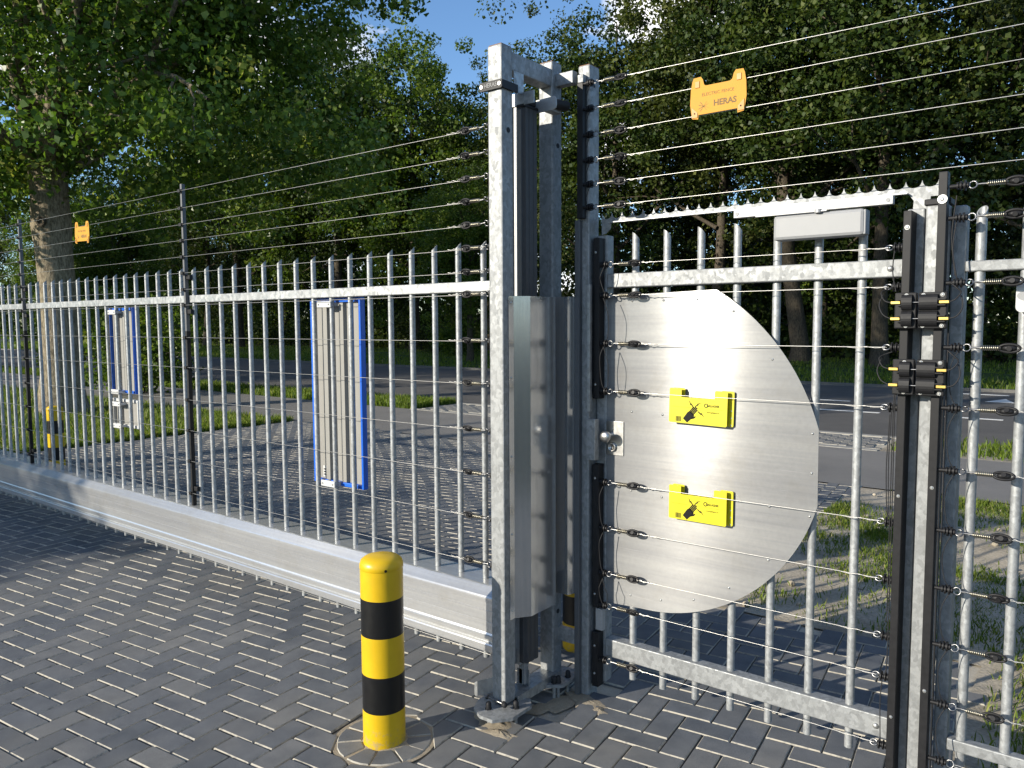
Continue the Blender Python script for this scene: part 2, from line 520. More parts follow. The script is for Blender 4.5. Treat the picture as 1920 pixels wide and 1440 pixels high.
def text(s, size, mat, parent, loc, name="lettering", extrude=0.0004, bold=0.0, rot=(math.pi / 2, 0, 0), align='CENTER', sx=1.0):
    cu = bpy.data.curves.new(name, 'FONT')
    cu.body = s; cu.size = size; cu.extrude = extrude; cu.offset = bold
    cu.align_x = align; cu.align_y = 'CENTER'; cu.resolution_u = 3
    tmp = bpy.data.objects.new("tmp", cu)
    COL.objects.link(tmp)
    bpy.context.view_layer.update()
    me = bpy.data.meshes.new_from_object(tmp.evaluated_get(bpy.context.evaluated_depsgraph_get()))
    bpy.data.objects.remove(tmp); bpy.data.curves.remove(cu)
    me.materials.clear(); me.materials.append(MATS[mat])
    o = bpy.data.objects.new(name, me); COL.objects.link(o)
    o.parent = parent; o.location = loc; o.rotation_euler = rot; o.scale = (sx, 1, 1)
    return o

def mesh_np(name, verts, faces, mat, tone=None, nper=4, smooth=False):
    """verts (n,3) and equal-sized faces (m,k) as numpy arrays"""
    me = bpy.data.meshes.new(name)
    nv, nf, k = len(verts), len(faces), faces.shape[1]
    me.vertices.add(nv); me.vertices.foreach_set("co", np.ascontiguousarray(verts, dtype=np.float32).ravel())
    me.loops.add(nf * k); me.loops.foreach_set("vertex_index", np.ascontiguousarray(faces, dtype=np.int32).ravel())
    me.polygons.add(nf); me.polygons.foreach_set("loop_start", np.arange(0, nf * k, k, dtype=np.int32))
    if smooth:
        me.polygons.foreach_set("use_smooth", np.ones(nf, dtype=bool))
    me.update(calc_edges=True)
    if tone is not None:
        a = me.attributes.new("tone", 'FLOAT', 'POINT')
        a.data.foreach_set("value", np.ascontiguousarray(tone, dtype=np.float32))
    me.materials.append(MATS[mat])
    return me

# ------------------------------------------------------------------ ground, road, path
def sheet(name, x0, x1, y0, y1, z, mat, nx=1, ny=1, kind="structure", bumpy=0.0, seed=0):
    xs = np.linspace(x0, x1, nx + 1); ys = np.linspace(y0, y1, ny + 1)
    X, Y = np.meshgrid(xs, ys)
    Z = np.full_like(X, z)
    if bumpy:
        r = np.random.default_rng(seed)
        for k in range(14):
            a = r.uniform(0, 2 * math.pi); f = r.uniform(1.5, 9); p = r.uniform(0, 6.28)
            Z += bumpy / f * np.sin((X * math.cos(a) + Y * math.sin(a)) * f + p)
        edge = np.minimum.reduce([X - x0, x1 - X, Y - y0, y1 - Y])
        Z = z + (Z - z) * np.clip(edge / 0.3, 0, 1)
    V = np.stack([X.ravel(), Y.ravel(), Z.ravel()], 1)
    idx = np.arange((nx + 1) * (ny + 1)).reshape(ny + 1, nx + 1)
    F = np.stack([idx[:-1, :-1].ravel(), idx[:-1, 1:].ravel(), idx[1:, 1:].ravel(), idx[1:, :-1].ravel()], 1)
    me = mesh_np(name, V, F, mat, smooth=True)
    o = bpy.data.objects.new(name, me); COL.objects.link(o)
    if kind: o["kind"] = kind
    return o

sheet("ground", -900, 900, -900, 900, -0.06, "forest_floor")
sheet("verge", -120, -8.92, -0.6, 5.62, -0.012, "turf", 60, 20, bumpy=0.02, seed=4)
sheet("lawn", -120, -8.92, -30, -0.6, -0.016, "turf")
sheet("soil_verge", 0.2, 14.0, 1.62, 5.55, -0.004, "verge_soil", 120, 60, bumpy=0.03, seed=2)
sheet("soil_strip", 1.72, 14.0, 0.38, 1.618, -0.004, "verge_soil", 90, 14, bumpy=0.02, seed=12)
sheet("cycle_path", -120, 60, 5.6, 8.02, -0.004, "asphalt_pale")
sheet("roadside_strip", -120, -8.6, 8.02, 9.4, -0.008, "turf", 40, 6, bumpy=0.02, seed=8)
sheet("roadside_verge", -0.2, 60, 8.02, 9.4, -0.008, "verge_soil", 40, 6, bumpy=0.02, seed=9)
sheet("road", -160, 120, 9.42, 18.6, -0.014, "asphalt")
sheet("far_lawn", -160, 120, 18.6, 33.0, 0.02, "turf", 90, 12, bumpy=0.06, seed=5)

mb = MB()
for x0, x1, y0, y1 in ((-160, 120, 18.5, 18.62),):
    mb.box(x0, x1, y0, y1, -0.05, 0.06, 0.0)
tag(mb.build("kerb", "kerb_stone"), kind="structure")
mb = MB().box(-8.6, -0.2, 7.98, 8.12, -0.03, 0.003).box(-8.6, -0.2, 9.32, 9.46, -0.03, 0.003)
tag(mb.build("edging_band", "concrete_band"), kind="structure")

# road paint
def paint(name, pts, label):
    m = MB().prism([(p[0], p[1]) for p in pts], 'Z', -0.012, -0.0095)
    o = m.build(name, "road_white"); tag(o, label, "road marking", "white paint on the road")
    return o
def dash(name, x0, x1, y, w, label):
    return paint(name, [(x0, y), (x1, y), (x1, y + w), (x0, y + w)], label)
dash("road_dash", -2.6, -1.2, 12.5, 0.12, "white dash on the road left of the gate's black contact blocks")
dash("road_dash", -0.2, 0.7, 12.55, 0.12, "white dash on the road just right of the hinge post")
paint("give_way_triangle", [(0.05, 15.9), (0.56, 15.9), (0.33, 16.75)], "white triangle painted on the road beyond the right fence")
dash("road_dash", -4.4, -3.3, 15.0, 0.14, "white dash in the shaded lane behind the pedestrian gate bars")
dash("road_dash", -0.6, 0.3, 17.6, 0.16, "white line by the far kerb, right of the hinge post")
dash("road_dash", -3.0, -2.2, 14.4, 0.12, "short white dash close behind the hinge stile")

# ------------------------------------------------------------------ paving
W = 0.107
PA = np.array([-0.1139, 0.9935]); PB = np.array([0.9935, 0.1139]); PO = np.array([-3.476, 0.151])
BOL = np.array([-0.055, -0.566]); BOLR = 0.083
def region(x, y):
    if y > 0.37 and x > 1.70: return False
    if y < 1.62 and -9.0 < x < 4.2 and y > -4.2: return True
    return -8.9 < x < 0.2 and 1.6 <= y < 5.58
JOINT = 0.0065
def brick_poly(o, horiz):
    l, w_ = (2, 1) if horiz else (1, 2)
    g = JOINT / 2
    p = [(g, g), (l * W - g, g), (l * W - g, w_ * W - g), (g, w_ * W - g)]
    return [PO + (o[0] * W + q[0]) * PB + (o[1] * W + q[1]) * PA for q in p]

def clip(poly, c, n, d):
    out = []
    for i in range(len(poly)):
        a, b = poly[i], poly[(i + 1) % len(poly)]
        da, db = np.dot(a - c, n) - d, np.dot(b - c, n) - d
        if da >= 0: out.append(a)
        if (da >= 0) != (db >= 0):
            out.append(a + (b - a) * (da / (da - db)))
    return out

def brick_mb(mb, poly, z=0.0, tilt=(0, 0), ch=0.0042, depth=0.03, drop=0.0065):
    c = sum(poly) / len(poly)
    n = len(poly)
    inner = [p + (c - p) / max(1e-6, np.linalg.norm(c - p)) * ch * 1.4 for p in poly]
    def Z(p, dz): return z + dz + (p[0] - c[0]) * tilt[0] + (p[1] - c[1]) * tilt[1]
    vs = [(p[0], p[1], Z(p, -depth)) for p in poly] + [(p[0], p[1], Z(p, -drop)) for p in poly] + [(p[0], p[1], Z(p, 0)) for p in inner]
    fs = []
    for i in range(n):
        j = (i + 1) % n
        fs.append([i, j, n + j, n + i]); fs.append([n + i, n + j, 2 * n + j, 2 * n + i])
    fs.append(list(range(2 * n, 3 * n)))
    mb.add(vs, fs)
    mb.mi = getattr(mb, "mi", []) + [0, 1] * n + [0]
    return 3 * n
def brick_mesh(mb, name="brick"):
    me = meshmat(mb, name, "paver"); me.materials.append(MATS["paver_arris"])
    me.polygons.foreach_set("material_index", mb.mi)
    return me
def brick_obj(mb, name="brick"):
    return place(name, brick_mesh(mb, name), paving)

paving = sheet("paving", -9.0, 4.2, -4.2, 1.66, -0.014, "joint_sand", 40, 20)
drive_bed = sheet("paving_bed", -8.92, 0.22, 1.66, 5.6, -0.014, "joint_sand", 30, 16, kind=None)
drive_bed.parent = paving

def removed(c):
    if np.linalg.norm(c - BOL) < 0.165: return True
    if 0.33 < c[0] < 0.47 and 0.14 < c[1] < 0.34: return True
    if 0.27 < c[0] < 0.36 and -0.03 < c[1] < 0.22: return True
    return False

bricks = []
rb = random.Random(5)
for k in range(-90, 91):
    for l in range(-60, 61):
        for horiz, off in ((True, (0, 0)), (False, (2, 0))):
            o = (k + 2 * l + off[0], -k + 2 * l + off[1])
            poly = brick_poly(o, horiz)
            c = sum(poly) / 4
            if not region(c[0], c[1]) or removed(c): continue
            bricks.append((c, poly, horiz))
FWD = -np.array([_b.x, _b.y, _b.z]); RGT = np.array([_r.x, _r.y, _r.z]); UPV = np.array([_u.x, _u.y, _u.z])
def screen(p):
    d = np.array(p) - np.array(CAM)
    z = d @ FWD
    if z < 0.1: return None
    return (960 + 1457.45 * (d @ RGT) / z, 720 - 1457.45 * (d @ UPV) / z, z)
def vis_key(c):
    s = screen((c[0], c[1], 0))
    if s is None or not (-20 < s[0] < 1940 and s[1] < 1470): return 1e9
    if s[0] > 1690 and c[1] > 0.4: return 1e8
    return s[2]
bricks.sort(key=lambda b: vis_key(b[0]))
def hfun(c):      # gentle unevenness of the laid surface
    return 0.002 * math.sin(1.7 * c[0] + 0.6) * math.cos(1.3 * c[1])
mesh_h = None
def unit_brick(l, w_, seed):
    m = MB(); g = JOINT / 2
    p = [np.array(q) for q in ((-l * W / 2 + g, -w_ * W / 2 + g), (l * W / 2 - g, -w_ * W / 2 + g), (l * W / 2 - g, w_ * W / 2 - g), (-l * W / 2 + g, w_ * W / 2 - g))]
    r = random.Random(seed)
    p = [q + np.array((r.uniform(-1, 1), r.uniform(-1, 1))) * 0.0009 for q in p]
    brick_mb(m, p)
    return brick_mesh(m)
U = [unit_brick(2, 1, s) for s in range(5)]
ANG = math.atan2(PB[1], PB[0])
stuff = MB(); tones = []
n_single = 0
for c, poly, horiz in bricks:
    dz = hfun(c) + rb.uniform(-0.0012, 0.0012)
    dist = np.linalg.norm(c - BOL)
    cut = dist < 0.31
    if n_single < 270 and vis_key(c) < 1e7 and not cut:
        place("brick", rb.choice(U), paving, (c[0], c[1], dz), (rb.uniform(-.006, .006), rb.uniform(-.006, .006), ANG + (0 if horiz else math.pi / 2) + rb.uniform(-.006, .006)))
        n_single += 1
    elif cut:
        n_ = (c - BOL) / dist
        pc = clip(poly, BOL, n_, 0.190)
        if len(pc) >= 3:
            m = MB(); brick_mb(m, pc, dz); brick_obj(m)
    else:
        nv = brick_mb(stuff, poly, dz, (rb.uniform(-.006, .006), rb.uniform(-.006, .006)))
        tones += [rb.random()] * nv
me = brick_mesh(stuff, "brick_field")
a = me.attributes.new("tone", 'FLOAT', 'POINT'); a.data.foreach_set("value", np.array(tones, dtype=np.float32))
o = bpy.data.objects.new("brick_field", me); COL.objects.link(o); o.parent = paving; o["kind"] = "stuff"
# wedge stones cut round the bollard
nw = 10
for i in range(nw):
    a0 = 2 * math.pi * i / nw + 0.2 + rb.uniform(-.06, .06); a1 = 2 * math.pi * (i + 1) / nw + 0.2 + rb.uniform(-.06, .06)
    g = 0.02
    r0, r1 = BOLR + 0.006, 0.186
    pl = [BOL + r0 * np.array((math.cos(a0 + g * 2), math.sin(a0 + g * 2))), BOL + r1 * np.array((math.cos(a0 + g), math.sin(a0 + g))),
          BOL + r1 * 1.015 * np.array((math.cos(a0 * .67 + a1 * .33), math.sin(a0 * .67 + a1 * .33))), BOL + r1 * 1.015 * np.array((math.cos(a0 * .33 + a1 * .67), math.sin(a0 * .33 + a1 * .67))),
          BOL + r1 * np.array((math.cos(a1 - g), math.sin(a1 - g))), BOL + r0 * np.array((math.cos(a1 - g * 2), math.sin(a1 - g * 2)))]
    m = MB(); brick_mb(m, pl, rb.uniform(-.001, .002)); brick_obj(m, "cut_stone")
# driveway mouth between cycle path and road
mouth = MB(); tm = []
for k in range(-130, 131):
    for l in range(-80, 81):
        for horiz, off in ((True, (0, 0)), (False, (2, 0))):
            o_ = (k + 2 * l + off[0], -k + 2 * l + off[1])
            poly = brick_poly(o_, horiz); c = sum(poly) / 4
            if -8.5 < c[0] < -0.3 and 8.2 < c[1] < 9.25:
                tm += [rb.random()] * brick_mb(mouth, poly, 0.0)
mbed = sheet("driveway_mouth", -8.6, -0.2, 8.1, 9.34, -0.014, "joint_sand")
me = brick_mesh(mouth, "brick_field")
a = me.attributes.new("tone", 'FLOAT', 'POINT'); a.data.foreach_set("value", np.array(tm, dtype=np.float32))
o = bpy.data.objects.new("brick_field", me); COL.objects.link(o); o.parent = mbed; o["kind"] = "stuff"

# loose sand left round the posts
def sand_heap(cx, cy, rx, ry, h, seed, n=26):
    r = np.random.default_rng(seed)
    ph = r.uniform(0, 6.28, 6); V = [(cx, cy, h)]; F = []
    rings = 7
    for i in range(1, rings + 1):
        for k in range(n):
            t = 2 * math.pi * k / n
            wob = 1 + 0.22 * math.sin(2 * t + ph[0]) + 0.16 * math.sin(3 * t + ph[1]) + 0.10 * math.sin(7 * t + ph[2])
            q = i / rings
            z = h * (1 - q) ** 1.3 + 0.25 * h * math.sin(5 * t + 9 * q + ph[3]) * (1 - q) - 0.004 * (q > 0.99) 
            V.append((cx + rx * wob * q * math.cos(t), cy + ry * wob * q * math.sin(t), max(z, -0.006)))
    for k in range(n): F.append([0, 1 + k, 1 + (k + 1) % n])
    for i in range(rings - 1):
        for k in range(n):
            F.append([1 + i * n + k, 1 + (i + 1) * n + k, 1 + (i + 1) * n + (k + 1) % n, 1 + i * n + (k + 1) % n])
    m = MB(); m.add(V, F, True)
    return m
m = sand_heap(0.42, 0.18, 0.11, 0.06, 0.008, 1)
for args in ((0.31, 0.07, 0.06, 0.12, 0.004, 3), (0.28, -0.26, 0.08, 0.035, 0.012, 4), (0.20, -0.21, 0.10, 0.07, 0.02, 8), (0.50, 0.14, 0.06, 0.035, 0.008, 6), (0.34, -0.24, 0.05, 0.02, 0.004, 12)):
    h_ = sand_heap(*args); m.add(h_.v, h_.f, True)
tag(m.build("loose_sand", "sand"), "pale loose sand spilled round the feet of the gate posts", "sand", kind="stuff")
m = sand_heap(BOL[0] - 0.13, BOL[1] + 0.11, 0.075, 0.03, 0.003, 21)
h_ = sand_heap(BOL[0], BOL[1], 0.098, 0.098, 0.009, 22); m.add(h_.v, h_.f, True)
m.lathe([(0.205, -0.0035), (0.0, -0.0035)], (BOL[0], BOL[1], 0), 48)
tag(m.build("mortar_patch", "sand"), "smear of pale sand and mortar at the foot of the front bollard", "sand", kind="stuff")

# ------------------------------------------------------------------ shared fence fittings
def slant_tube(r, z0, z1, nrm, n=16, bottom_cut=False, wall=0.003):
    nx, ny, nz = nrm
    hi = max((-(nx * math.cos(t) + ny * math.sin(t)) * r / nz) for t in np.linspace(0, 6.28, 40))
    def zt(x, y): return z1 - hi - (nx * x + ny * y) / nz
    def ztb(x, y): return (z0 + hi + (nx * x - ny * y) / nz * -1) if bottom_cut else z0
    C = [(math.cos(2 * math.pi * k / n), math.sin(2 * math.pi * k / n)) for k in range(n)]
    ri = r - wall
    vs = [(c * r, s * r, ztb(c * r, s * r)) for c, s in C]
    vs += [(c * r, s * r, zt(c * r, s * r)) for c, s in C]
    vs += [(c * ri, s * ri, zt(c * ri, s * ri)) for c, s in C]
    vs += [(c * ri, s * ri, zt(c * ri, s * ri) - 0.05) for c, s in C]
    m = MB()
    q = lambda a, b: [[a * n + k, a * n + (k + 1) % n, b * n + (k + 1) % n, b * n + k] for k in range(n)]
    m.add(vs, q(0, 1), True); m.add(vs, q(1, 2) + [list(range(n))[::-1], list(range(3 * n, 4 * n))]); m.add(vs, q(2, 3), True)
    return m

def arc_pts(c, r, a0, a1, n, f):
    return [f(c[0] + r * math.cos(a0 + (a1 - a0) * i / n), c[1] + r * math.sin(a0 + (a1 - a0) * i / n)) for i in range(n + 1)]

# tensioner along +X: insulator at 0, hook, spring, turnbuckle, wire end at 0.175
m = MB()
for x, r in ((0.0, 0.012), (0.009, 0.015), (0.014, 0.009), (0.020, 0.016), (0.027, 0.010)):
    m.cyl((x, 0, 0), (x + 0.005, 0, 0), r, n=14)
m.cyl((-0.02, 0, 0), (0.034, 0, 0), 0.007, n=10)
ME_INS = meshmat(m, "insulator", "black_plastic")
m = MB()
m.tube([(0.032 + 0.012 + 0.011 * math.cos(t), 0.011 * math.sin(t) * 0.4, 0.011 * math.sin(t)) for t in np.linspace(0, 6.28, 13)], 0.0024, 6)
m.tube([(0.052, 0, 0), (0.068, 0.001, 0.001), (0.085, 0, 0)], 0.0026, 6)
m.tube([(0.05, 0.002, 0.003), (0.07, 0.004, -0.002), (0.085, 0.002, 0.001)], 0.0018, 6)
ME_HOOK = meshmat(m, "hook", "steel_bright")
m = MB()
m.tube([(0.083 + 0.048 * i / 72, 0.0072 * math.cos(i * 2 * math.pi / 8), 0.0072 * math.sin(i * 2 * math.pi / 8)) for i in range(73)], 0.0017, 5)
m.cyl((0.08, 0, 0), (0.134, 0, 0), 0.0035, n=8)
ME_SPRING = meshmat(m, "spring", "spring_steel")
m = MB()
N_ = 18
def lens_ring(ry, rz, rx, cx, rr):
    return [(cx + rx * math.cos(t), 0, rz * math.sin(t)) for t in np.linspace(0, 6.2832, N_ + 1)]
m.tube(lens_ring(0, 0.0125, 0.028, 0.158, 0), [0.0042] * (N_ + 1), 6)
m.sphere((0.158, 0, 0), 0.020, 0.0085, 0.0095, 12, 8)
m.cyl((0.158, -0.011, 0), (0.158, 0.011, 0), 0.0075, n=12)
m.cyl((0.126, 0, 0), (0.136, 0, 0), 0.0055, n=8)
ME_BUCK = meshmat(m, "turnbuckle", "black_plastic")
m = MB()
m.tube([(0.180, 0, 0.000), (0.195, 0.002, 0.004), (0.21, -0.002, -0.003), (0.228, 0.002, 0.002), (0.245, 0, -0.002), (0.265, 0, 0.0015)], 0.0015, 5)
ME_TWIST = meshmat(m, "wire_tail", "wire_steel")

def tensioner(parent, x, y, z, flip=False, ins=True, pitch=0.0):
    t = place("tensioner", ME_HOOK, parent, (x, y, z), (random.uniform(-.6, .6), pitch, math.pi if flip else 0))
    if ins: place("insulator", ME_INS, t)
    place("spring", ME_SPRING, t); place("turnbuckle", ME_BUCK, t); place("wire_tail", ME_TWIST, t)
    return t

m = MB()
for x, r in ((0.0, 0.012), (-0.008, 0.016), (-0.015, 0.010), (-0.021, 0.017)):
    m.cyl((x, 0, 0), (x - 0.004, 0, 0), r, n=14)
m.cyl((0.012, 0, 0), (-0.03, 0, 0), 0.0065, n=10)
ME_EINS = meshmat(m, "end_insulator", "black_plastic")
m = MB()
m.tube([(-0.040 + 0.012 * math.cos(t), 0.005 * math.sin(t), 0.0085 * math.sin(t)) for t in np.linspace(0, 6.2832, 15)], 0.0030, 7)
m.cyl((-0.054, 0, 0), (-0.044, 0, 0), 0.0045, n=8)
ME_EYE = meshmat(m, "wire_eye", "steel_bright")

def wire(parent, x0, x1, y, z0, z1=None, sag=0.0, r=0.00135, n=8):
    z1 = z0 if z1 is None else z1
    pts = [(x0 + (x1 - x0) * i / n, y, z0 + (z1 - z0) * i / n - sag * 4 * (i / n) * (1 - i / n)) for i in range(n + 1)]
    return MB().tube(pts, r, 6).build("wire", "wire_steel", parent)

def cable(parent, pts, r=0.0019, mat="black_rubber", name="cable"):
    # Catmull-Rom smoothing
    P = [Vector(p) for p in pts]; out = []
    for i in range(len(P) - 1):
        p0, p1, p2, p3 = P[max(i - 1, 0)], P[i], P[i + 1], P[min(i + 2, len(P) - 1)]
        for k in range(5):
            t = k / 5
            out.append(0.5 * ((2 * p1) + (p2 - p0) * t + (2 * p0 - 5 * p1 + 4 * p2 - p3) * t * t + (3 * p1 - p0 - 3 * p2 + p3) * t ** 3))
    out.append(P[-1])
    return MB().tube(out, r, 6).build(name, mat, parent)

def screw(parent, x, y, z, r=0.006, d=(0, -1, 0), mat="screw_zinc", name="screw"):
    d = Vector(d)
    p = Vector((x, y, z))
    m = MB().cyl(p, p + d * 0.0022, r, r * 0.95, 12).cyl(p + d * 0.0022, p + d * 0.0045, r * 0.8, r * 0.35, 12)
    return m.build(name, mat, parent)

# ------------------------------------------------------------------ sliding gate
SP = 0.12813 * 1.13
gate = thing("sliding_gate", "long galvanised sliding gate of round bars on a deep aluminium beam", "gate")
GX0, GX1 = -9.6, 0.205
prof = [(0.10, 0.26), (0.10, 0.502), (0.09, 0.512), (-0.060, 0.512), (-0.0675, 0.5095), (-0.1005, 0.4765), (-0.1045, 0.470), (-0.105, 0.464), (-0.105, 0.452), (-0.103, 0.4505),
        (-0.103, 0.4185), (-0.1015, 0.4175), (-0.1015, 0.4155), (-0.103, 0.4145), (-0.103, 0.3685), (-0.1015, 0.3675), (-0.1015, 0.3655), (-0.103, 0.3645),
        (-0.103, 0.318), (-0.1065, 0.311), (-0.110, 0.307), (-0.110, 0.293), (-0.094, 0.290), (-0.094, 0.273), (-0.106, 0.271), (-0.109, 0.266), (-0.109, 0.237), (-0.104, 0.232), (-0.08, 0.232), (-0.08, 0.26)]
MB().prism(prof, 'X', GX0, GX1).build("bottom_beam", "beam_aluminium", gate)
MB().box(GX0, GX1, -0.0195, 0.0195, 1.774, 1.820, 0.004).build("top_rail", "galvanised_shiny", gate)
ME_BAR = meshmat(slant_tube(0.0133, 0.5125, 1.994, (-0.45, -0.55, 0.7)), "bar", "galvanised_tube")
m = MB().cyl((0, 0, 0.153), (0, 0, 0.2595), 0.0133, n=14).sphere((0, 0, 0.153), 0.0128, 0.0128, 0.006, 12, 6)
ME_PIN = meshmat(m, "bottom_pin", "galvanised_tube")
i = 0
while -SP * i > GX0 + 0.05:
    place("bar", ME_BAR, gate, (-SP * i, 0, 0))
    place("bottom_pin", ME_PIN, gate, (-SP * i, 0, 0))
    i += 1
WZ = [2.449, 2.345, 2.247, 2.152, 2.053, 1.955, 1.855, 1.760, 1.562, 1.378, 1.178, 0.987, 0.795, 0.593]
for k, z in enumerate(WZ):
    wire(gate, GX0, -0.072, -0.05, z, z, 0.0, 0.00135)
    tensioner(gate, 0.105, -0.05, z + 0.004, True, True)
wire(gate, GX0, 0.17, -0.085, 0.220, 0.214)
for X in (-2.357, -4.837):
    m = MB().box(X - 0.010, X + 0.010, -0.043, -0.017, 0.513, 1.60, 0.002).build("wire_standoff", "black_plastic", gate)
    MB().box(X - 0.009, X + 0.009, -0.042, -0.018, 1.60, 2.492, 0.002).build("wire_post", "grey_profile", gate)
    for z in WZ:
        cl = MB().box(X - 0.013, X + 0.013, -0.058, -0.042, z - 0.011, z + 0.009, 0.002)
        cl.tube([(X + 0.012, -0.05, z - 0.014), (X + 0.024, -0.05, z - 0.012), (X + 0.026, -0.05, z + 0.008)], 0.003, 5)
        cl.build("wire_clip", "black_plastic", gate)
    for z in (1.93, 1.72, 0.62):
        MB().box(X - 0.03, X + 0.05, -0.035, -0.014, z - 0.014, z + 0.014, 0.003).build("clamp", "black_plastic", gate)
# closing edge of the gate between the two portal posts
m = MB().prism([(0.225, -0.05), (0.244, -0.05), (0.246, -0.044), (0.260, -0.040), (0.260, -0.026), (0.257, -0.024), (0.257, -0.016), (0.260, -0.014), (0.260, 0.004), (0.257, 0.006), (0.257, 0.014), (0.260, 0.016), (0.260, 0.036), (0.252, 0.044), (0.225, 0.044)], 'Z', 0.205, 2.50)
m.build("safety_edge", "dark_profile", gate)
MB().prism([(0.227, -0.0535), (0.2445, -0.0535), (0.2445, -0.0505), (0.227, -0.0505)], 'Z', 0.44, 2.49).build("edge_strip", "edge_grey", gate)
MB().box(0.222, 0.262, -0.053, 0.046, 2.50, 2.512, 0.003).build("edge_cap", "black_plastic", gate)
MB().prism([(0.062, -0.02), (0.188, -0.02), (0.188, -0.056), (0.2, -0.056), (0.2, -0.046), (0.224, -0.046), (0.224, 0.02), (0.062, 0.02)], 'Z', 0.19, 2.53).build("end_post", "white_aluminium", gate)
for z in (2.42, 1.7, 1.1, 0.5):
    screw(gate, 0.194, -0.056, z, 0.004)
MB().box(0.205, 0.235, -0.03, 0.0, 0.10, 0.20, 0.002).build("guide_shoe", "galvanised", gate)

# ------------------------------------------------------------------ portal that catches the sliding gate
portal = thing("gate_portal", "tall galvanised portal of two square posts that catches the sliding gate", "gate portal", loc=(0, 0, 0))
def post(name, parent, x0, x1, y0, y1, z0, z1, mat="galvanised", c=0.006, rust=True):
    o = MB().box(x0, x1, y0, y1, z0, z1, c).build(name, mat, parent)
    if rust:
        MB().box(x0 + 0.004, x1 - 0.004, y0 + 0.004, y1 - 0.004, z1 - 0.001, z1 + 0.0025, 0.001).build("cut_edge", "rust_edge", o)
    return o
fp = post("post", portal, 0.181, 0.252, -0.182, -0.112, 0.075, 2.713)
rp = post("post", portal, 0.181, 0.252, 0.158, 0.228, 0.085, 2.733)
for par, y, z in ((fp, -0.143, 2.392), (rp, 0.198, 2.39), (rp, 0.196, 0.36)):
    MB().cyl((0.2515, y, z), (0.2535, y, z), 0.0105, n=16).build("hole_plug", "black_rubber", par)
MB().box(0.186, 0.247, -0.113, 0.159, 2.628, 2.700, 0.004).build("top_beam", "galvanised", portal)
MB().box(0.251, 0.336, 0.185, 0.222, 2.632, 2.684, 0.003).build("tie_bar", "galvanised", portal)
MB().box(0.251, 0.336, 0.196, 0.222, 0.228, 0.290, 0.003).build("tie_bar", "galvanised", portal)
# foot channel, base plates, studs and cap nuts
MB().prism([(0.184, 0.085), (0.184, 0.093), (0.268, 0.093), (0.268, 0.052), (0.262, 0.052), (0.262, 0.085)], 'Y', -0.114, 0.20).build("foot_channel", "galvanised_shiny", portal)
def base_plate(pts, z0, z1, studs, low=0.0):
    b = MB().prism(pts, 'Z', z0, z1).build("base_plate", "galvanised", portal)
    for (x, y, kind) in studs:
        MB().cyl((x, y, -0.005), (x, y, z1 + 0.004), 0.0075, n=10).build("stud", "galvanised", b)
        if kind == 'cap':
            MB().cyl((x, y, z1), (x, y, z1 + 0.006), 0.014, n=6, smooth=False).lathe([(0.0115, 0.006), (0.0115, 0.022), (0.009, 0.029), (0.004, 0.032), (0.0, 0.0325)], (x, y, z1), 14).build("cap_nut", "black_rubber", b)
        else:
            MB().cyl((x, y, z1), (x, y, z1 + 0.012), 0.011, n=6, smooth=False).lathe([(0.010, 0.012), (0.009, 0.018), (0.004, 0.021), (0, 0.022)], (x, y, z1), 14).build("cap_nut", "steel_bright", b)
base_plate([(0.118, -0.20), (0.15, -0.262), (0.205, -0.292), (0.272, -0.292), (0.325, -0.225), (0.325, -0.10), (0.29, -0.06), (0.14, -0.06), (0.118, -0.1)], 0.052, 0.066,
           [(0.203, -0.232, 'cap'), (0.288, -0.158, 'cap'), (0.150, -0.100, 'cap')])
base_plate([(0.15, 0.14), (0.19, 0.085), (0.27, 0.085), (0.325, 0.13), (0.325, 0.25), (0.29, 0.29), (0.17, 0.29)], 0.052, 0.066,
           [(0.285, 0.120, 'cap'), (0.296, 0.135, 'cap'), (0.30, 0.205, 'cap')])
MB().tube([(0.168, -0.196, 0.092), (0.255, -0.196, 0.088)], 0.0042, 8).cyl((0.162, -0.196, 0.0925), (0.170, -0.196, 0.092), 0.010, n=8).build("tie_bolt", "steel_bright", portal)
MB().cyl((0.250, -0.196, 0.088), (0.256, -0.196, 0.088), 0.012, n=12).sphere((0.262, -0.200, 0.088), 0.0115, 0.0115, 0.0115, 12, 8).build("dome_nut", "black_rubber", portal)
# guide angle lying left of the front post
MB().prism([(0.050, 0.047), (0.056, 0.042), (0.182, 0.100), (0.182, 0.166), (0.062, 0.108), (0.050, 0.100)], 'Y', -0.142, -0.138).prism([(0.072, -0.138), (0.181, -0.138), (0.181, -0.10), (0.072, -0.10)], 'Z', 0.052, 0.056).build("guide_angle", "galvanised_shiny", portal)
MB().prism([(0.196, 0.0935), (0.222, 0.0935), (0.222, 0.165), (0.196, 0.165)], 'Y', -0.03, -0.025).box(0.226, 0.244, -0.012, -0.008, 0.0935, 0.16).build("guide_tab", "galvanised_shiny", portal)
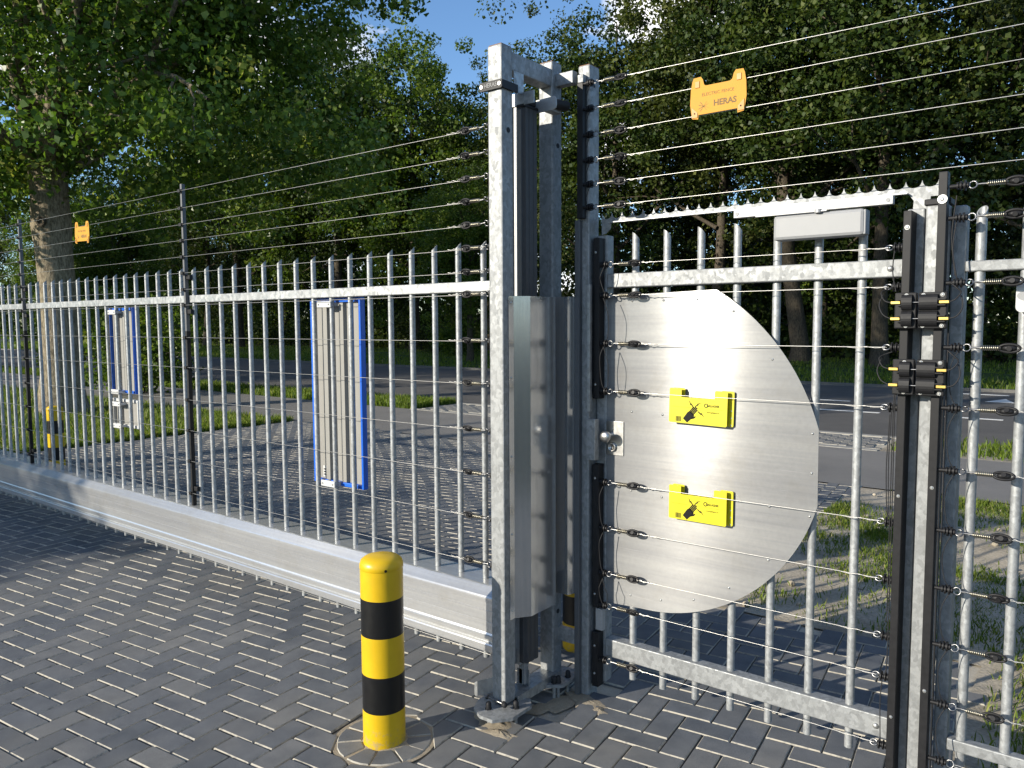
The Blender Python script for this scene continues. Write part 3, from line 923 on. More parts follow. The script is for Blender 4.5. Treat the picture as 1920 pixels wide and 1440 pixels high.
# sheet-metal covers
cov = MB()
def fold(mbx, pts, z0, z1, t=0.0016):
    for (a, b) in zip(pts[:-1], pts[1:]):
        d = (Vector(b) - Vector(a)).normalized(); n_ = Vector((d.y, -d.x)) * t
        mbx.prism([a, b, (b[0] - n_.x, b[1] - n_.y), (a[0] - n_.x, a[1] - n_.y)], 'Z', z0, z1)
    return mbx
cv = fold(MB(), [(0.2545, -0.150), (0.2545, -0.118), (0.2965, -0.062), (0.2965, 0.118), (0.272, 0.118)], 0.425, 1.747).build("cover_plate", "cover_aluminium", portal)
for z in (1.72, 1.42, 1.1, 0.78, 0.46):
    screw(cv, 0.2545, -0.134, z, 0.005, (1, 0, 0))
cv2 = fold(MB(), [(0.2535, 0.168), (0.322, 0.168), (0.338, 0.2185)], 0.455, 1.75).build("cover_plate", "cover_aluminium", portal)
# catch bracket and roller at the head
MB().box(0.200, 0.311, -0.052, -0.048, 2.506, 2.556, 0.001).box(0.253, 0.257, -0.110, -0.048, 2.545, 2.625).build("catch_plate", "galvanised_shiny", portal)
MB().prism([(0.232, 2.496), (0.330, 2.4955), (0.343, 2.502), (0.346, 2.515), (0.345, 2.540), (0.338, 2.549), (0.232, 2.545)], 'Y', 0.048, 0.056).box(0.26, 0.30, 0.056, 0.158, 2.505, 2.54, 0.003).build("roller_bracket", "white_aluminium", portal)
MB().cyl((0.300, 0.09, 2.535), (0.322, 0.165, 2.535), 0.020, n=18).build("roller", "black_rubber", portal)
MB().box(0.222, 0.262, -0.05, 0.03, 2.513, 2.55, 0.004).build("latch_block", "black_plastic", portal)
# maker's clamp on the front post
clampo = MB()
pl = [(0.147 + 0.014 * (1 - math.cos(t)), 2.5575 + 0.0175 * math.sin(t)) for t in np.linspace(-1.57, 1.57, 9)]
outl = [(0.150, 2.5455), (0.154, 2.542), (0.258, 2.542), (0.262, 2.5455), (0.262, 2.5715), (0.258, 2.575), (0.154, 2.575), (0.150, 2.5715)]
clampo.prism(outl, 'Y', -0.194, -0.183).box(0.2525, 0.2615, -0.183, -0.09, 2.543, 2.574, 0.001)
cl = clampo.build("post_clamp", "black_plastic", portal)
for x in (0.160, 0.250):
    screw(cl, x, -0.194, 2.5585, 0.0075)
text("HERAS", 0.023, "grey_profile", cl, (0.2055, -0.1946, 2.5585), extrude=0.0006, bold=0.0004, sx=0.95)

# ------------------------------------------------------------------ fixed frame of the pedestrian gate
frame = thing("gate_surround", "fixed galvanised door frame with spiked lintel and electric wires around the pedestrian gate", "gate frame")
tp = post("post", frame, 0.336, 0.393, 0.226, 0.304, -0.02, 2.708)
MB().cyl((0.3925, 0.262, 2.625), (0.3945, 0.262, 2.625), 0.006, n=12).build("hole_plug", "black_rubber", tp)
hp = post("post", frame, 1.660, 1.727, 0.25, 0.312, -0.02, 2.010, rust=False)
MB().box(1.655, 1.732, 0.245, 0.317, 2.010, 2.030, 0.003).build("post_cap", "black_plastic", hp)
MB().box(0.350, 0.379, 0.196, 0.2245, 2.076, 2.630, 0.002).build("insulated_strip", "black_plastic", frame)
MB().box(0.351, 0.378, 0.199, 0.2245, 2.631, 2.664, 0.002).build("strip_holder", "galvanised", frame)
MB().box(0.334, 0.358, 0.204, 0.2245, 0.0, 2.070, 0.002).build("stop_strip", "grey_profile", frame)
MB().box(1.701, 1.7265, 0.206, 0.2485, -0.02, 2.106, 0.002).build("insulated_strip", "black_plastic", frame)
MB().cyl((1.7138, 0.203, 2.02), (1.7138, 0.206, 2.02), 0.014, n=20).build("washer", "screw_zinc", frame)
screw(frame, 1.7138, 0.203, 2.02, 0.008)
for z in (1.10, 0.42): screw(frame, 1.7138, 0.206, z, 0.006)
# strike box by the lock
MB().box(0.398, 0.442, 0.198, 0.228, 1.056, 1.232, 0.002).build("strike_box", "galvanised", frame)
MB().box(0.394, 0.408, 0.21, 0.226, 1.262, 1.80, 0.001).build("stop_strip", "galvanised_shiny", frame)
# spiked lintel: scalloped top edge
pitch = 0.0491; xs0 = 0.410
poly = [(xs0, 2.058)]
k = 0
tops = []
while xs0 + (k + 1) * pitch <= 1.722:
    a = xs0 + k * pitch
    tops.append((a, 2.101))
    for q in range(1, 12):
        t = math.pi * q / 12
        tops.append((a + pitch / 2 - pitch * 0.47 * math.cos(t), 2.101 - 0.024 * math.sin(t) ** 0.75))
    k += 1
tops.append((xs0 + k * pitch, 2.101))
xe = xs0 + k * pitch
poly = tops + [(xe, 2.046), (1.664, 2.046), (1.654, 1.92), (1.634, 1.92), (1.628, 1.965), (1.612, 2.0), (1.614, 2.036), (1.598, 2.058), (0.455, 2.058), (0.452, 2.034), (0.430, 2.016), (xs0, 2.012)]
lint = MB().prism(poly, 'Y', 0.298, 0.302).build("spiked_lintel", "galvanised", frame)
MB().box(0.455, 1.598, 0.2745, 0.2975, 2.0575, 2.0615).build("lintel_flange", "galvanised_shiny", lint)
for x in (0.72, 1.39): screw(lint, x, 0.298, 2.068, 0.005)
# wires strained above the gate from the tall post
UZ = [2.623, 2.52, 2.415, 2.311, 2.213, 2.119]
for k, z in enumerate(UZ):
    drop = (0.05, 0.02, 0.012, 0.008, 0.006, 0.004)[k]
    tensioner(frame, 0.394, 0.205, z, False, True, 0.02)
    wire(frame, 0.572, 7.5, 0.205, z - 0.002, z - drop * 2.6, 0.0, 0.0015)
    if k < 5:
        cable(frame, [(0.415, 0.198, z - 0.008), (0.402, 0.190, z - 0.05), (0.398, 0.196, UZ[k + 1] + 0.012)], 0.0016)
# second contact half and cables on the hinge post
def contact_block(parent, x0, x1, z0, z1, side):
    """moulded black half-shell block with slots, screws and brass plugs; side -1: plugs left"""
    y0 = 0.170
    w = x1 - x0
    m = MB().box(x0, x1, y0 + 0.012, y0 + 0.034, z0, z1, 0.004)
    a, b = (x0 + 0.022, x1 - 0.012) if side < 0 else (x0 + 0.003, x1 - 0.026)
    zc = (z0 + z1) / 2
    for zz in (zc + 0.026, zc - 0.026):
        pr = [(a, 0)]
        pts = []
        nn = 10
        ring = [(y0 + 0.014 - 0.019 * math.sin(math.pi * q / nn) ** 0.8, zz - 0.0255 * math.cos(math.pi * q / nn)) for q in range(nn + 1)]
        m.prism(ring, 'X', a, b, False)
    blk = m.build("contact_block", "black_plastic", parent)
    xs = (x0 + 0.035,) if side < 0 else (x0 + 0.014, x1 - 0.014)
    for x in xs:
        for z in (z0 + 0.009, z1 - 0.009):
            screw(blk, x, y0 + 0.012, z, 0.0062)
    for zz in (zc + 0.026, zc - 0.026):
        if side < 0:
            MB().box(x0 - 0.010, x0 + 0.018, y0 + 0.004, y0 + 0.012, zz - 0.0045, zz + 0.0045, 0.001).build("brass_plug", "brass", blk)
            MB().box(x0 + 0.010, x0 + 0.0215, y0 - 0.002, y0 + 0.0115, zz + 0.007, zz + 0.011).box(x0 + 0.010, x0 + 0.0215, y0 - 0.002, y0 + 0.0115, zz - 0.011, zz - 0.007).build("fin", "black_plastic", blk)
            MB().cyl((b, y0 + 0.006, zz), (b + 0.026, y0 + 0.006, zz), 0.0022, n=8).build("contact_pin", "steel_bright", blk)
        else:
            MB().box(x1 - 0.022, x1 + 0.006, y0 + 0.000, y0 + 0.0115, zz - 0.0045, zz + 0.0045, 0.001).build("brass_plug", "brass", blk)
            MB().box(x1 - 0.0255, x1 - 0.004, y0 - 0.003, y0 + 0.0115, zz + 0.007, zz + 0.011).box(x1 - 0.0255, x1 - 0.004, y0 - 0.003, y0 + 0.0115, zz - 0.011, zz - 0.007).build("fin", "black_plastic", blk)
    return blk
for z0, z1 in ((1.614, 1.730), (1.399, 1.515)):
    contact_block(frame, 1.660, 1.742, z0, z1, 1)
    zc = (z0 + z1) / 2
    cable(frame, [(1.748, 0.176, zc + 0.026), (1.765, 0.176, zc + 0.034), (1.778, 0.185, zc + 0.055), (1.765, 0.20, z1 + 0.01), (1.742, 0.215, z1 + 0.03)], 0.0022)
    cable(frame, [(1.748, 0.176, zc - 0.026), (1.770, 0.176, zc - 0.018), (1.784, 0.18, zc + 0.01), (1.778, 0.19, zc + 0.045)], 0.0022)
cable(frame, [(1.733, 0.222, 1.395), (1.734, 0.222, 1.0), (1.736, 0.222, 0.5), (1.735, 0.222, 0.1)], 0.0022)
cable(frame, [(1.741, 0.226, 1.61), (1.742, 0.226, 1.3), (1.743, 0.224, 0.92)], 0.0022)
cable(frame, [(1.750, 0.225, 2.03), (1.742, 0.215, 1.9), (1.755, 0.22, 1.78)], 0.002)
cable(frame, [(1.752, 0.225, 1.95), (1.746, 0.215, 1.86), (1.760, 0.22, 1.77)], 0.002)

# ------------------------------------------------------------------ pedestrian gate leaf
leaf = thing("pedestrian_gate", "narrow galvanised pedestrian gate with a big rounded aluminium shield over its lock", "gate")
MB().box(0.395, 0.447, 0.282, 0.338, 0.055, 2.008, 0.005).build("stile", "galvanised", leaf)
MB().box(1.598, 1.652, 0.285, 0.338, 0.06, 2.008, 0.005).build("stile", "galvanised", leaf)
MB().box(0.447, 1.598, 0.280, 0.335, 1.786, 1.845, 0.004).build("rail", "galvanised", leaf)
MB().box(0.447, 1.598, 0.280, 0.335, 0.178, 0.256, 0.004).build("rail", "galvanised", leaf)
ME_LBAR = meshmat(slant_tube(0.0148, 0.094, 2.013, (0.5, 0.5, 0.7)), "bar", "galvanised_tube")
for x in (0.567, 0.711, 0.858, 1.007, 1.160, 1.309, 1.457):
    place("bar", ME_LBAR, leaf, (x, 0.312, 0))
def circ3(p, q, r):
    (ax, ay), (bx, by), (cx, cy) = p, q, r
    d = 2 * (ax * (by - cy) + bx * (cy - ay) + cx * (ay - by))
    ux = ((ax * ax + ay * ay) * (by - cy) + (bx * bx + by * by) * (cy - ay) + (cx * cx + cy * cy) * (ay - by)) / d
    uy = ((ax * ax + ay * ay) * (cx - bx) + (bx * bx + by * by) * (ax - cx) + (cx * cx + cy * cy) * (bx - ax)) / d
    return ux, uy, math.hypot(ax - ux, ay - uy)
def arc3(p, q, r, n):
    ux, uy, R_ = circ3(p, q, r)
    a0 = math.atan2(p[1] - uy, p[0] - ux); a1 = math.atan2(r[1] - uy, r[0] - ux)
    return [(ux + R_ * math.cos(a0 + (a1 - a0) * i / n), uy + R_ * math.sin(a0 + (a1 - a0) * i / n)) for i in range(n + 1)]
disc = [(0.446, 1.752)] + arc3((0.937, 1.764), (1.170, 1.563), (1.334, 1.250), 30) + arc3((1.336, 0.970), (1.060, 0.572), (0.620, 0.428), 36) + [(0.446, 0.418)]
shield = MB().prism([(x - 0.89, z) for x, z in disc], 'Y', -0.00125, 0.00125).build("shield_plate", "plate_aluminium", leaf, (0.89, 0.2835, 0))
shield.rotation_euler = (0, 0, -math.radians(0.6))   # the thin sheet does not lie quite true
for (x, z) in [(0.567, 1.728), (0.711, 1.728), (0.858, 1.728), (1.007, 1.68), (1.16, 1.50), (1.312, 1.235), (1.312, 1.09), (1.309, 0.93), (1.16, 0.74), (1.16, 0.945), (1.007, 0.60), (0.858, 0.52), (0.711, 0.485), (0.567, 0.475), (0.567, 1.265), (0.711, 1.262), (0.567, 0.93), (0.711, 0.92)]:
    MB().lathe([(0.005, 0), (0.0045, 0.002), (0.0, 0.003)], (0, 0, 0), 10).build("rivet", "screw_zinc", shield).matrix_local = Matrix.Translation((x - 0.89, -0.00125, z)) @ Matrix.Rotation(math.pi / 2, 4, 'X')
# lock: plate, knob, cylinder
lock = MB().box(0.447, 0.531, 0.2815, 0.2855, 1.073, 1.219, 0.001).build("lock_plate", "satin_steel", leaf)
kn = MB().lathe([(0.012, 0.0), (0.012, 0.030), (0.016, 0.034), (0.023, 0.046), (0.0245, 0.054), (0.022, 0.062), (0.012, 0.067), (0.0, 0.068)], (0, 0, 0), 24).build("knob", "satin_steel", lock)
kn.matrix_local = Matrix.Translation((0.474, 0.2815, 1.158)) @ Matrix.Rotation(math.pi / 2, 4, 'X')
cy = MB().lathe([(0.020, 0.0), (0.020, 0.009), (0.017, 0.011), (0.013, 0.009), (0.013, 0.006), (0, 0.006)], (0, 0, 0), 24).build("lock_cylinder", "satin_steel", lock)
cy.matrix_local = Matrix.Translation((0.478, 0.2815, 1.108)) @ Matrix.Rotation(math.pi / 2, 4, 'X')
MB().box(0.4765, 0.4795, 0.274, 0.2760, 1.098, 1.112).build("keyhole", "black_paint", lock)
# insulated strips on the leaf
for z0, z1 in ((1.316, 1.994), (0.402, 1.032), (0.045, 0.290)):
    s_ = MB().box(0.405, 0.436, 0.238, 0.2805, z0, z1, 0.002).build("insulated_strip", "black_plastic", leaf)
    for z in (z0 + 0.06, z1 - 0.06): screw(s_, 0.418, 0.238, z, 0.0052)
MB().box(0.412, 0.446, 0.255, 0.281, 0.296, 0.392, 0.001).build("hinge_bracket", "white_aluminium", leaf)
MB().box(1.603, 1.628, 0.206, 0.2845, 0.08, 1.994, 0.002).build("insulated_strip", "black_plastic", leaf)
screw(leaf, 1.6155, 0.206, 1.94, 0.008)
for z in (1.06, 0.3): screw(leaf, 1.6155, 0.206, z, 0.0055)
LY = 0.248
LZ = [1.637 + (q - 1.637) * 1.01 for q in (1.879, 1.751, 1.552, 1.352, 0.965, 0.767, 0.571, 0.429, 0.187)]
for k, z in enumerate(LZ):
    tensioner(leaf, 0.441, LY, z, False, True)
    wire(leaf, 0.619, 1.552, LY, z, z, 0.0, 0.0014)
    e = place("end_insulator", ME_EINS, leaf, (1.596, LY, z))
    place("wire_eye", ME_EYE, e)
    MB().tube([(1.43, LY, z - 0.001), (1.46, LY + .001, z - 0.004), (1.49, LY - .001, z + 0.002), (1.52, LY + .001, z - 0.003), (1.556, LY, z)], 0.0014, 5).build("wire_tail", "wire_steel", leaf)
for a, b in ((0, 1), (2, 3), (4, 5), (5, 6), (6, 7)):
    za, zb = LZ[a], LZ[b]
    cable(leaf, [(0.472, 0.215, za - 0.012), (0.461, 0.205, za - 0.05), (0.458, 0.21, (za + zb) / 2), (0.464, 0.212, zb + 0.04), (0.474, 0.216, zb + 0.012)], 0.0017)
for a, b in ((1, 2), (2, 3), (6, 7)):
    za, zb = LZ[a], LZ[b]
    cable(leaf, [(0.472, 0.212, za - 0.012), (0.492, 0.206, za - 0.06), (0.50, 0.207, (za + zb) / 2), (0.495, 0.21, zb + 0.03), (0.478, 0.214, zb + 0.012)], 0.0015)
for z0, z1 in ((1.614, 1.730), (1.399, 1.515)):
    contact_block(leaf, 1.590, 1.655, z0, z1, -1)
    zc = (z0 + z1) / 2
    cable(leaf, [(1.582, 0.178, zc + 0.026), (1.560, 0.182, zc + 0.033), (1.546, 0.195, zc + 0.058), (1.556, 0.21, z1 + 0.012), (1.58, 0.218, z1 + 0.022)], 0.0022)
    cable(leaf, [(1.582, 0.178, zc - 0.026), (1.556, 0.182, zc - 0.012), (1.541, 0.195, zc + 0.02), (1.55, 0.21, zc + 0.055)], 0.0022)
cable(leaf, [(1.578, 0.215, 1.868), (1.576, 0.208, 1.80), (1.588, 0.206, 1.735)], 0.002)
for dx, z0, z1 in ((0.0, 1.40, 0.62), (-0.007, 1.345, 0.98), (0.005, 1.40, 0.44), (-0.012, 1.33, 0.97)):
    cable(leaf, [(1.592 + dx, 0.214, z0), (1.590 + dx, 0.212, z0 - 0.08), (1.590 + dx * 1.3, 0.214, (z0 + z1) / 2), (1.591 + dx, 0.214, z1 + 0.05), (1.585, 0.216, z1)], 0.0019)
cable(leaf, [(1.583, 0.214, 0.42), (1.580, 0.208, 0.34), (1.583, 0.214, 0.2)], 0.0019)
# hinges
for z in (1.79, 0.30):
    MB().cyl((1.655, 0.335, z - 0.03), (1.655, 0.335, z + 0.03), 0.014, n=14).box(1.640, 1.662, 0.328, 0.342, z - 0.012, z + 0.012).build("hinge", "grey_profile", leaf)
for z in (1.815, 0.217): 
    MB().lathe([(0.011, 0), (0.010, 0.004), (0.005, 0.007), (0, 0.008)], (0, 0, 0), 14).build("rivet", "screw_zinc", leaf).matrix_local = Matrix.Translation((1.553, 0.280, z)) @ Matrix.Rotation(math.pi / 2, 4, 'X')
# door closer
cb = MB().box(1.172, 1.480, 0.222, 0.282, 1.928, 2.018, 0.012).build("closer_body", "closer_paint", leaf)
MB().box(1.474, 1.484, 0.228, 0.278, 1.931, 2.014, 0.003).build("end_cover", "closer_paint", cb)
trk = MB().box(1.022, 1.566, 0.228, 0.252, 2.0225, 2.0515, 0.002).build("closer_track", "white_aluminium", leaf)
for x in (1.035, 1.55): MB().cyl((x, 0.226, 2.037), (x, 0.229, 2.037), 0.007, n=12).build("screw", "closer_paint", trk)
MB().box(1.11, 1.36, 0.214, 0.221, 2.017, 2.0225, 0.001).cyl((1.33, 0.219, 2.014), (1.33, 0.219, 2.026), 0.012, n=14).build("closer_arm", "white_aluminium", leaf)

# ------------------------------------------------------------------ fence panel right of the gate
fence = thing("fence_panel", "galvanised bar fence panel right of the hinge post, strung with wires", "fence")
post("post", fence, 1.7305, 1.772, 0.292, 0.352, -0.02, 2.008, rust=False)
FX1 = 5.6
MB().box(1.772, FX1, 0.288, 0.326, 1.795, 1.829, 0.004).build("rail", "galvanised", fence)
MB().box(1.772, FX1, 0.288, 0.326, 0.202, 0.242, 0.004).build("rail", "galvanised", fence)
ME_FBAR = meshmat(slant_tube(0.0155, 0.10, 2.004, (-0.25, -0.7, 0.66)), "bar", "galvanised_tube")
for k in range(30):
    place("bar", ME_FBAR, fence, (1.811 + 0.1245 * k, 0.308, 0))
post("post", fence, 4.3, 4.36, 0.29, 0.35, -0.02, 2.05, rust=False)
FZ = [2.058, 1.960, 1.758, 1.554, 1.360, 1.159, 0.961, 0.770, 0.581, 0.383, 0.19]
for z in FZ:
    tensioner(fence, 1.750, 0.222, z, False, True)
    wire(fence, 1.93, FX1, 0.222, z, z, 0.0, 0.0015)
for a, b in zip(FZ[3:-1], FZ[4:]):
    cable(fence, [(1.772, 0.214, a - 0.012), (1.756, 0.208, a - 0.05), (1.750, 0.212, (a + b) / 2), (1.757, 0.212, b + 0.04), (1.770, 0.216, b + 0.012)], 0.0016)

# ------------------------------------------------------------------ bollards
def bollard(x, y, label, rz=0.0, hole=True):
    t = thing("bollard", label, "bollard", "yellow and black ram bollards", (x, y, 0))
    t.rotation_euler = (0, 0, rz)
    r = BOLR
    B = [(-0.01, 0.137, "yellow_paint"), (0.137, 0.283, "black_paint"), (0.283, 0.437, "yellow_paint"), (0.437, 0.583, "black_paint"), (0.583, 0.695, "yellow_paint")]
    for z0, z1, mt in B:
        MB().lathe([(r, z0), (r, z1)], (0, 0, 0), 56).build("band", mt, t)
    cap = MB().lathe([(r, 0.695), (r + 0.0015, 0.697), (r + 0.0012, 0.712), (r - 0.004, 0.727), (r - 0.018, 0.738), (r - 0.040, 0.744), (0, 0.747)], (0, 0, 0), 56).build("cap", "yellow_paint", t)
    if hole:
        a = -0.55
        MB().cyl((math.cos(a) * (r - 0.004), math.sin(a) * (r - 0.004), 0.703), (math.cos(a) * (r + 0.0022), math.sin(a) * (r + 0.0022), 0.703), 0.0055, n=12).build("screw_hole", "black_paint", cap)
    return t
bollard(BOL[0], BOL[1], "yellow and black bollard in front of the sliding gate's beam")
bollard(-7.21, 1.09, "yellow and black bollard far left behind the gate, below the big trunk", hole=False)
bollard(0.075, 0.64, "yellow and black bollard half hidden behind the portal's rear post", hole=False)

# ------------------------------------------------------------------ boards hung on the sliding gate (seen from the back)
def sign_board(label, x0, x1, z0, z1, rim, name="sign_board"):
    t = thing(name, label, "sign board", "boards hung on the sliding gate")
    y0, y1 = 0.022, 0.055
    MB().box(x0 + 0.02, x1 - 0.02, y1 - 0.012, y1 - 0.006, z0 + 0.02, z1 - 0.02).build("panel", "board_back", t)
    rm = MB().box(x0 - 0.006, x0 + 0.018, y0, y1, z0, z1, 0.005).box(x1 - 0.016, x1, y0, y1, z0, z1, 0.005)
    rm.box(x0 + 0.018, x1 - 0.018, y0 + 0.002, y1 - 0.002, z0, z0 + 0.022, 0.004).box(x0 + 0.018, x1 - 0.018, y0 + 0.002, y1 - 0.002, z1 - 0.022, z1, 0.004)
    rm.build("rim", rim, t)
    w = x1 - x0
    for fx in (0.27, 0.60):
        xx = x0 + w * fx
        MB().prism([(xx - 0.016, y1 - 0.0125), (xx - 0.010, y1 - 0.030), (xx + 0.022, y1 - 0.030), (xx + 0.028, y1 - 0.0125)], 'Z', z0 + 0.024, z1 - 0.024).build("rib", "board_back", t)
    for zz in (z0 + 0.014, z1 - 0.032):
        xx = x0 + w * 0.42
        c = MB().box(xx - 0.055, xx + 0.055, -0.024, -0.0145, zz - 0.016, zz + 0.016, 0.003).box(xx - 0.05, xx - 0.035, -0.0145, 0.03, zz - 0.008, zz + 0.008).box(xx + 0.035, xx + 0.05, -0.0145, 0.03, zz - 0.008, zz + 0.008).build("clip", "white_plastic", t)
        for dx in (-0.04, 0.04): screw(c, xx + dx, -0.024, zz, 0.005)
    MB().box(x0 + 0.05, x0 + 0.125, y1 - 0.0142, y1 - 0.0128, z0 + 0.03, z0 + 0.09).build("sticker", "white_plastic", t)
    for q in range(3):
        MB().box(x0 + 0.056, x0 + 0.115, y1 - 0.0150, y1 - 0.0143, z0 + 0.040 + q * 0.014, z0 + 0.046 + q * 0.014).build("sticker_print", "print_black", t)
    return t
sign_board("tall grey board in a blue rim, hung on the gate near the portal", -1.218, -0.824, 0.795, 1.772, "blue_frame")
sign_board("shorter grey board in a blue rim on the gate near the big trunk", -3.508, -3.156, 1.162, 1.762, "blue_frame")
sign_board("small white rimmed board under the shorter blue board", -3.506, -3.132, 0.922, 1.122, "white_plastic")

# ------------------------------------------------------------------ orange signs clipped to the wires
def orange_sign(cx, y, z0, w, h, label, tilt=0.0):
    t = thing("warning_sign", label, "warning sign", "orange signs on the wires", (cx, y, z0))
    t.rotation_euler = (0, tilt, 0)
    a = w / 2
    out = [(-a * 0.92, 0.0), (-a * 0.97, 0.03), (-a, h * 0.35), (-a * 0.98, h * 0.7), (-a * 0.93, h * 0.9), (-a * 0.88, h * 0.99), (-a * 0.62, h * 1.0), (-a * 0.55, h * 0.93), (-a * 0.50, h * 0.80),
           (-a * 0.44, h * 0.765), (a * 0.42, h * 0.765), (a * 0.50, h * 0.80), (a * 0.55, h * 0.93), (a * 0.62, h * 1.0), (a * 0.88, h * 0.99), (a * 0.93, h * 0.9), (a * 0.98, h * 0.7), (a, h * 0.35), (a * 0.97, 0.03), (a * 0.92, 0.0),
           (a * 0.70, -0.004), (a * 0.69, 0.012), (-a * 0.69, 0.012), (-a * 0.70, -0.004)]
    MB().prism(out, 'Y', -0.0035, -0.0015).build("plate", "orange_sheet", t)
    for s in (-1, 1):
        MB().box(s * a * 0.74 - 0.009, s * a * 0.74 + 0.009, -0.0062, -0.0036, h * 0.74, h * 0.90, 0.001).build("hook", "orange_sheet_moulded", t)
        MB().prism([(s * a * 0.93, 0.003), (s * a * 0.72, 0.003), (s * a * 0.72, 0.020), (s * a * 0.93, 0.042)][::s], 'Y', -0.0062, -0.0036).build("foot", "orange_sheet_moulded", t)
        MB().cyl((s * a * 0.82, -0.0072, 0.018), (s * a * 0.82, -0.006, 0.018), 0.003, n=8).build("peg_hole", "print_black", t)
    text("HERAS", 0.030, "print_grey", t, (0.028, -0.0038, h * 0.30), extrude=0.0002, bold=0.0009)
    text("ELECTRIC FENCE", 0.0165, "print_grey", t, (0.0, -0.0038, h * 0.55), extrude=0.0002)
    lg = MB()
    for ang in (0.9, -0.9, 0.35, -0.35):
        c_, s_ = math.cos(ang), math.sin(ang); L = 0.021; q = 0.0013
        lg.add([(-0.055 - c_ * L - s_ * q, -0.0038, h * 0.27 - s_ * L + c_ * q), (-0.055 + c_ * L - s_ * q * .2, -0.0038, h * 0.27 + s_ * L + c_ * q * .2), (-0.055 + c_ * L + s_ * q * .2, -0.0038, h * 0.27 + s_ * L - c_ * q * .2), (-0.055 - c_ * L + s_ * q, -0.0038, h * 0.27 - s_ * L - c_ * q)], [[0, 3, 2, 1]])
    lg.build("logo", "print_grey", t)
    return t
orange_sign(0.967, 0.2, 2.400, 0.218, 0.150, "orange sign hung on the upper wires above the pedestrian gate", 0.0)
orange_sign(-3.672, -0.055, 2.225, 0.225, 0.150, "orange sign hung on the wires in front of the big trunk", 0.03)

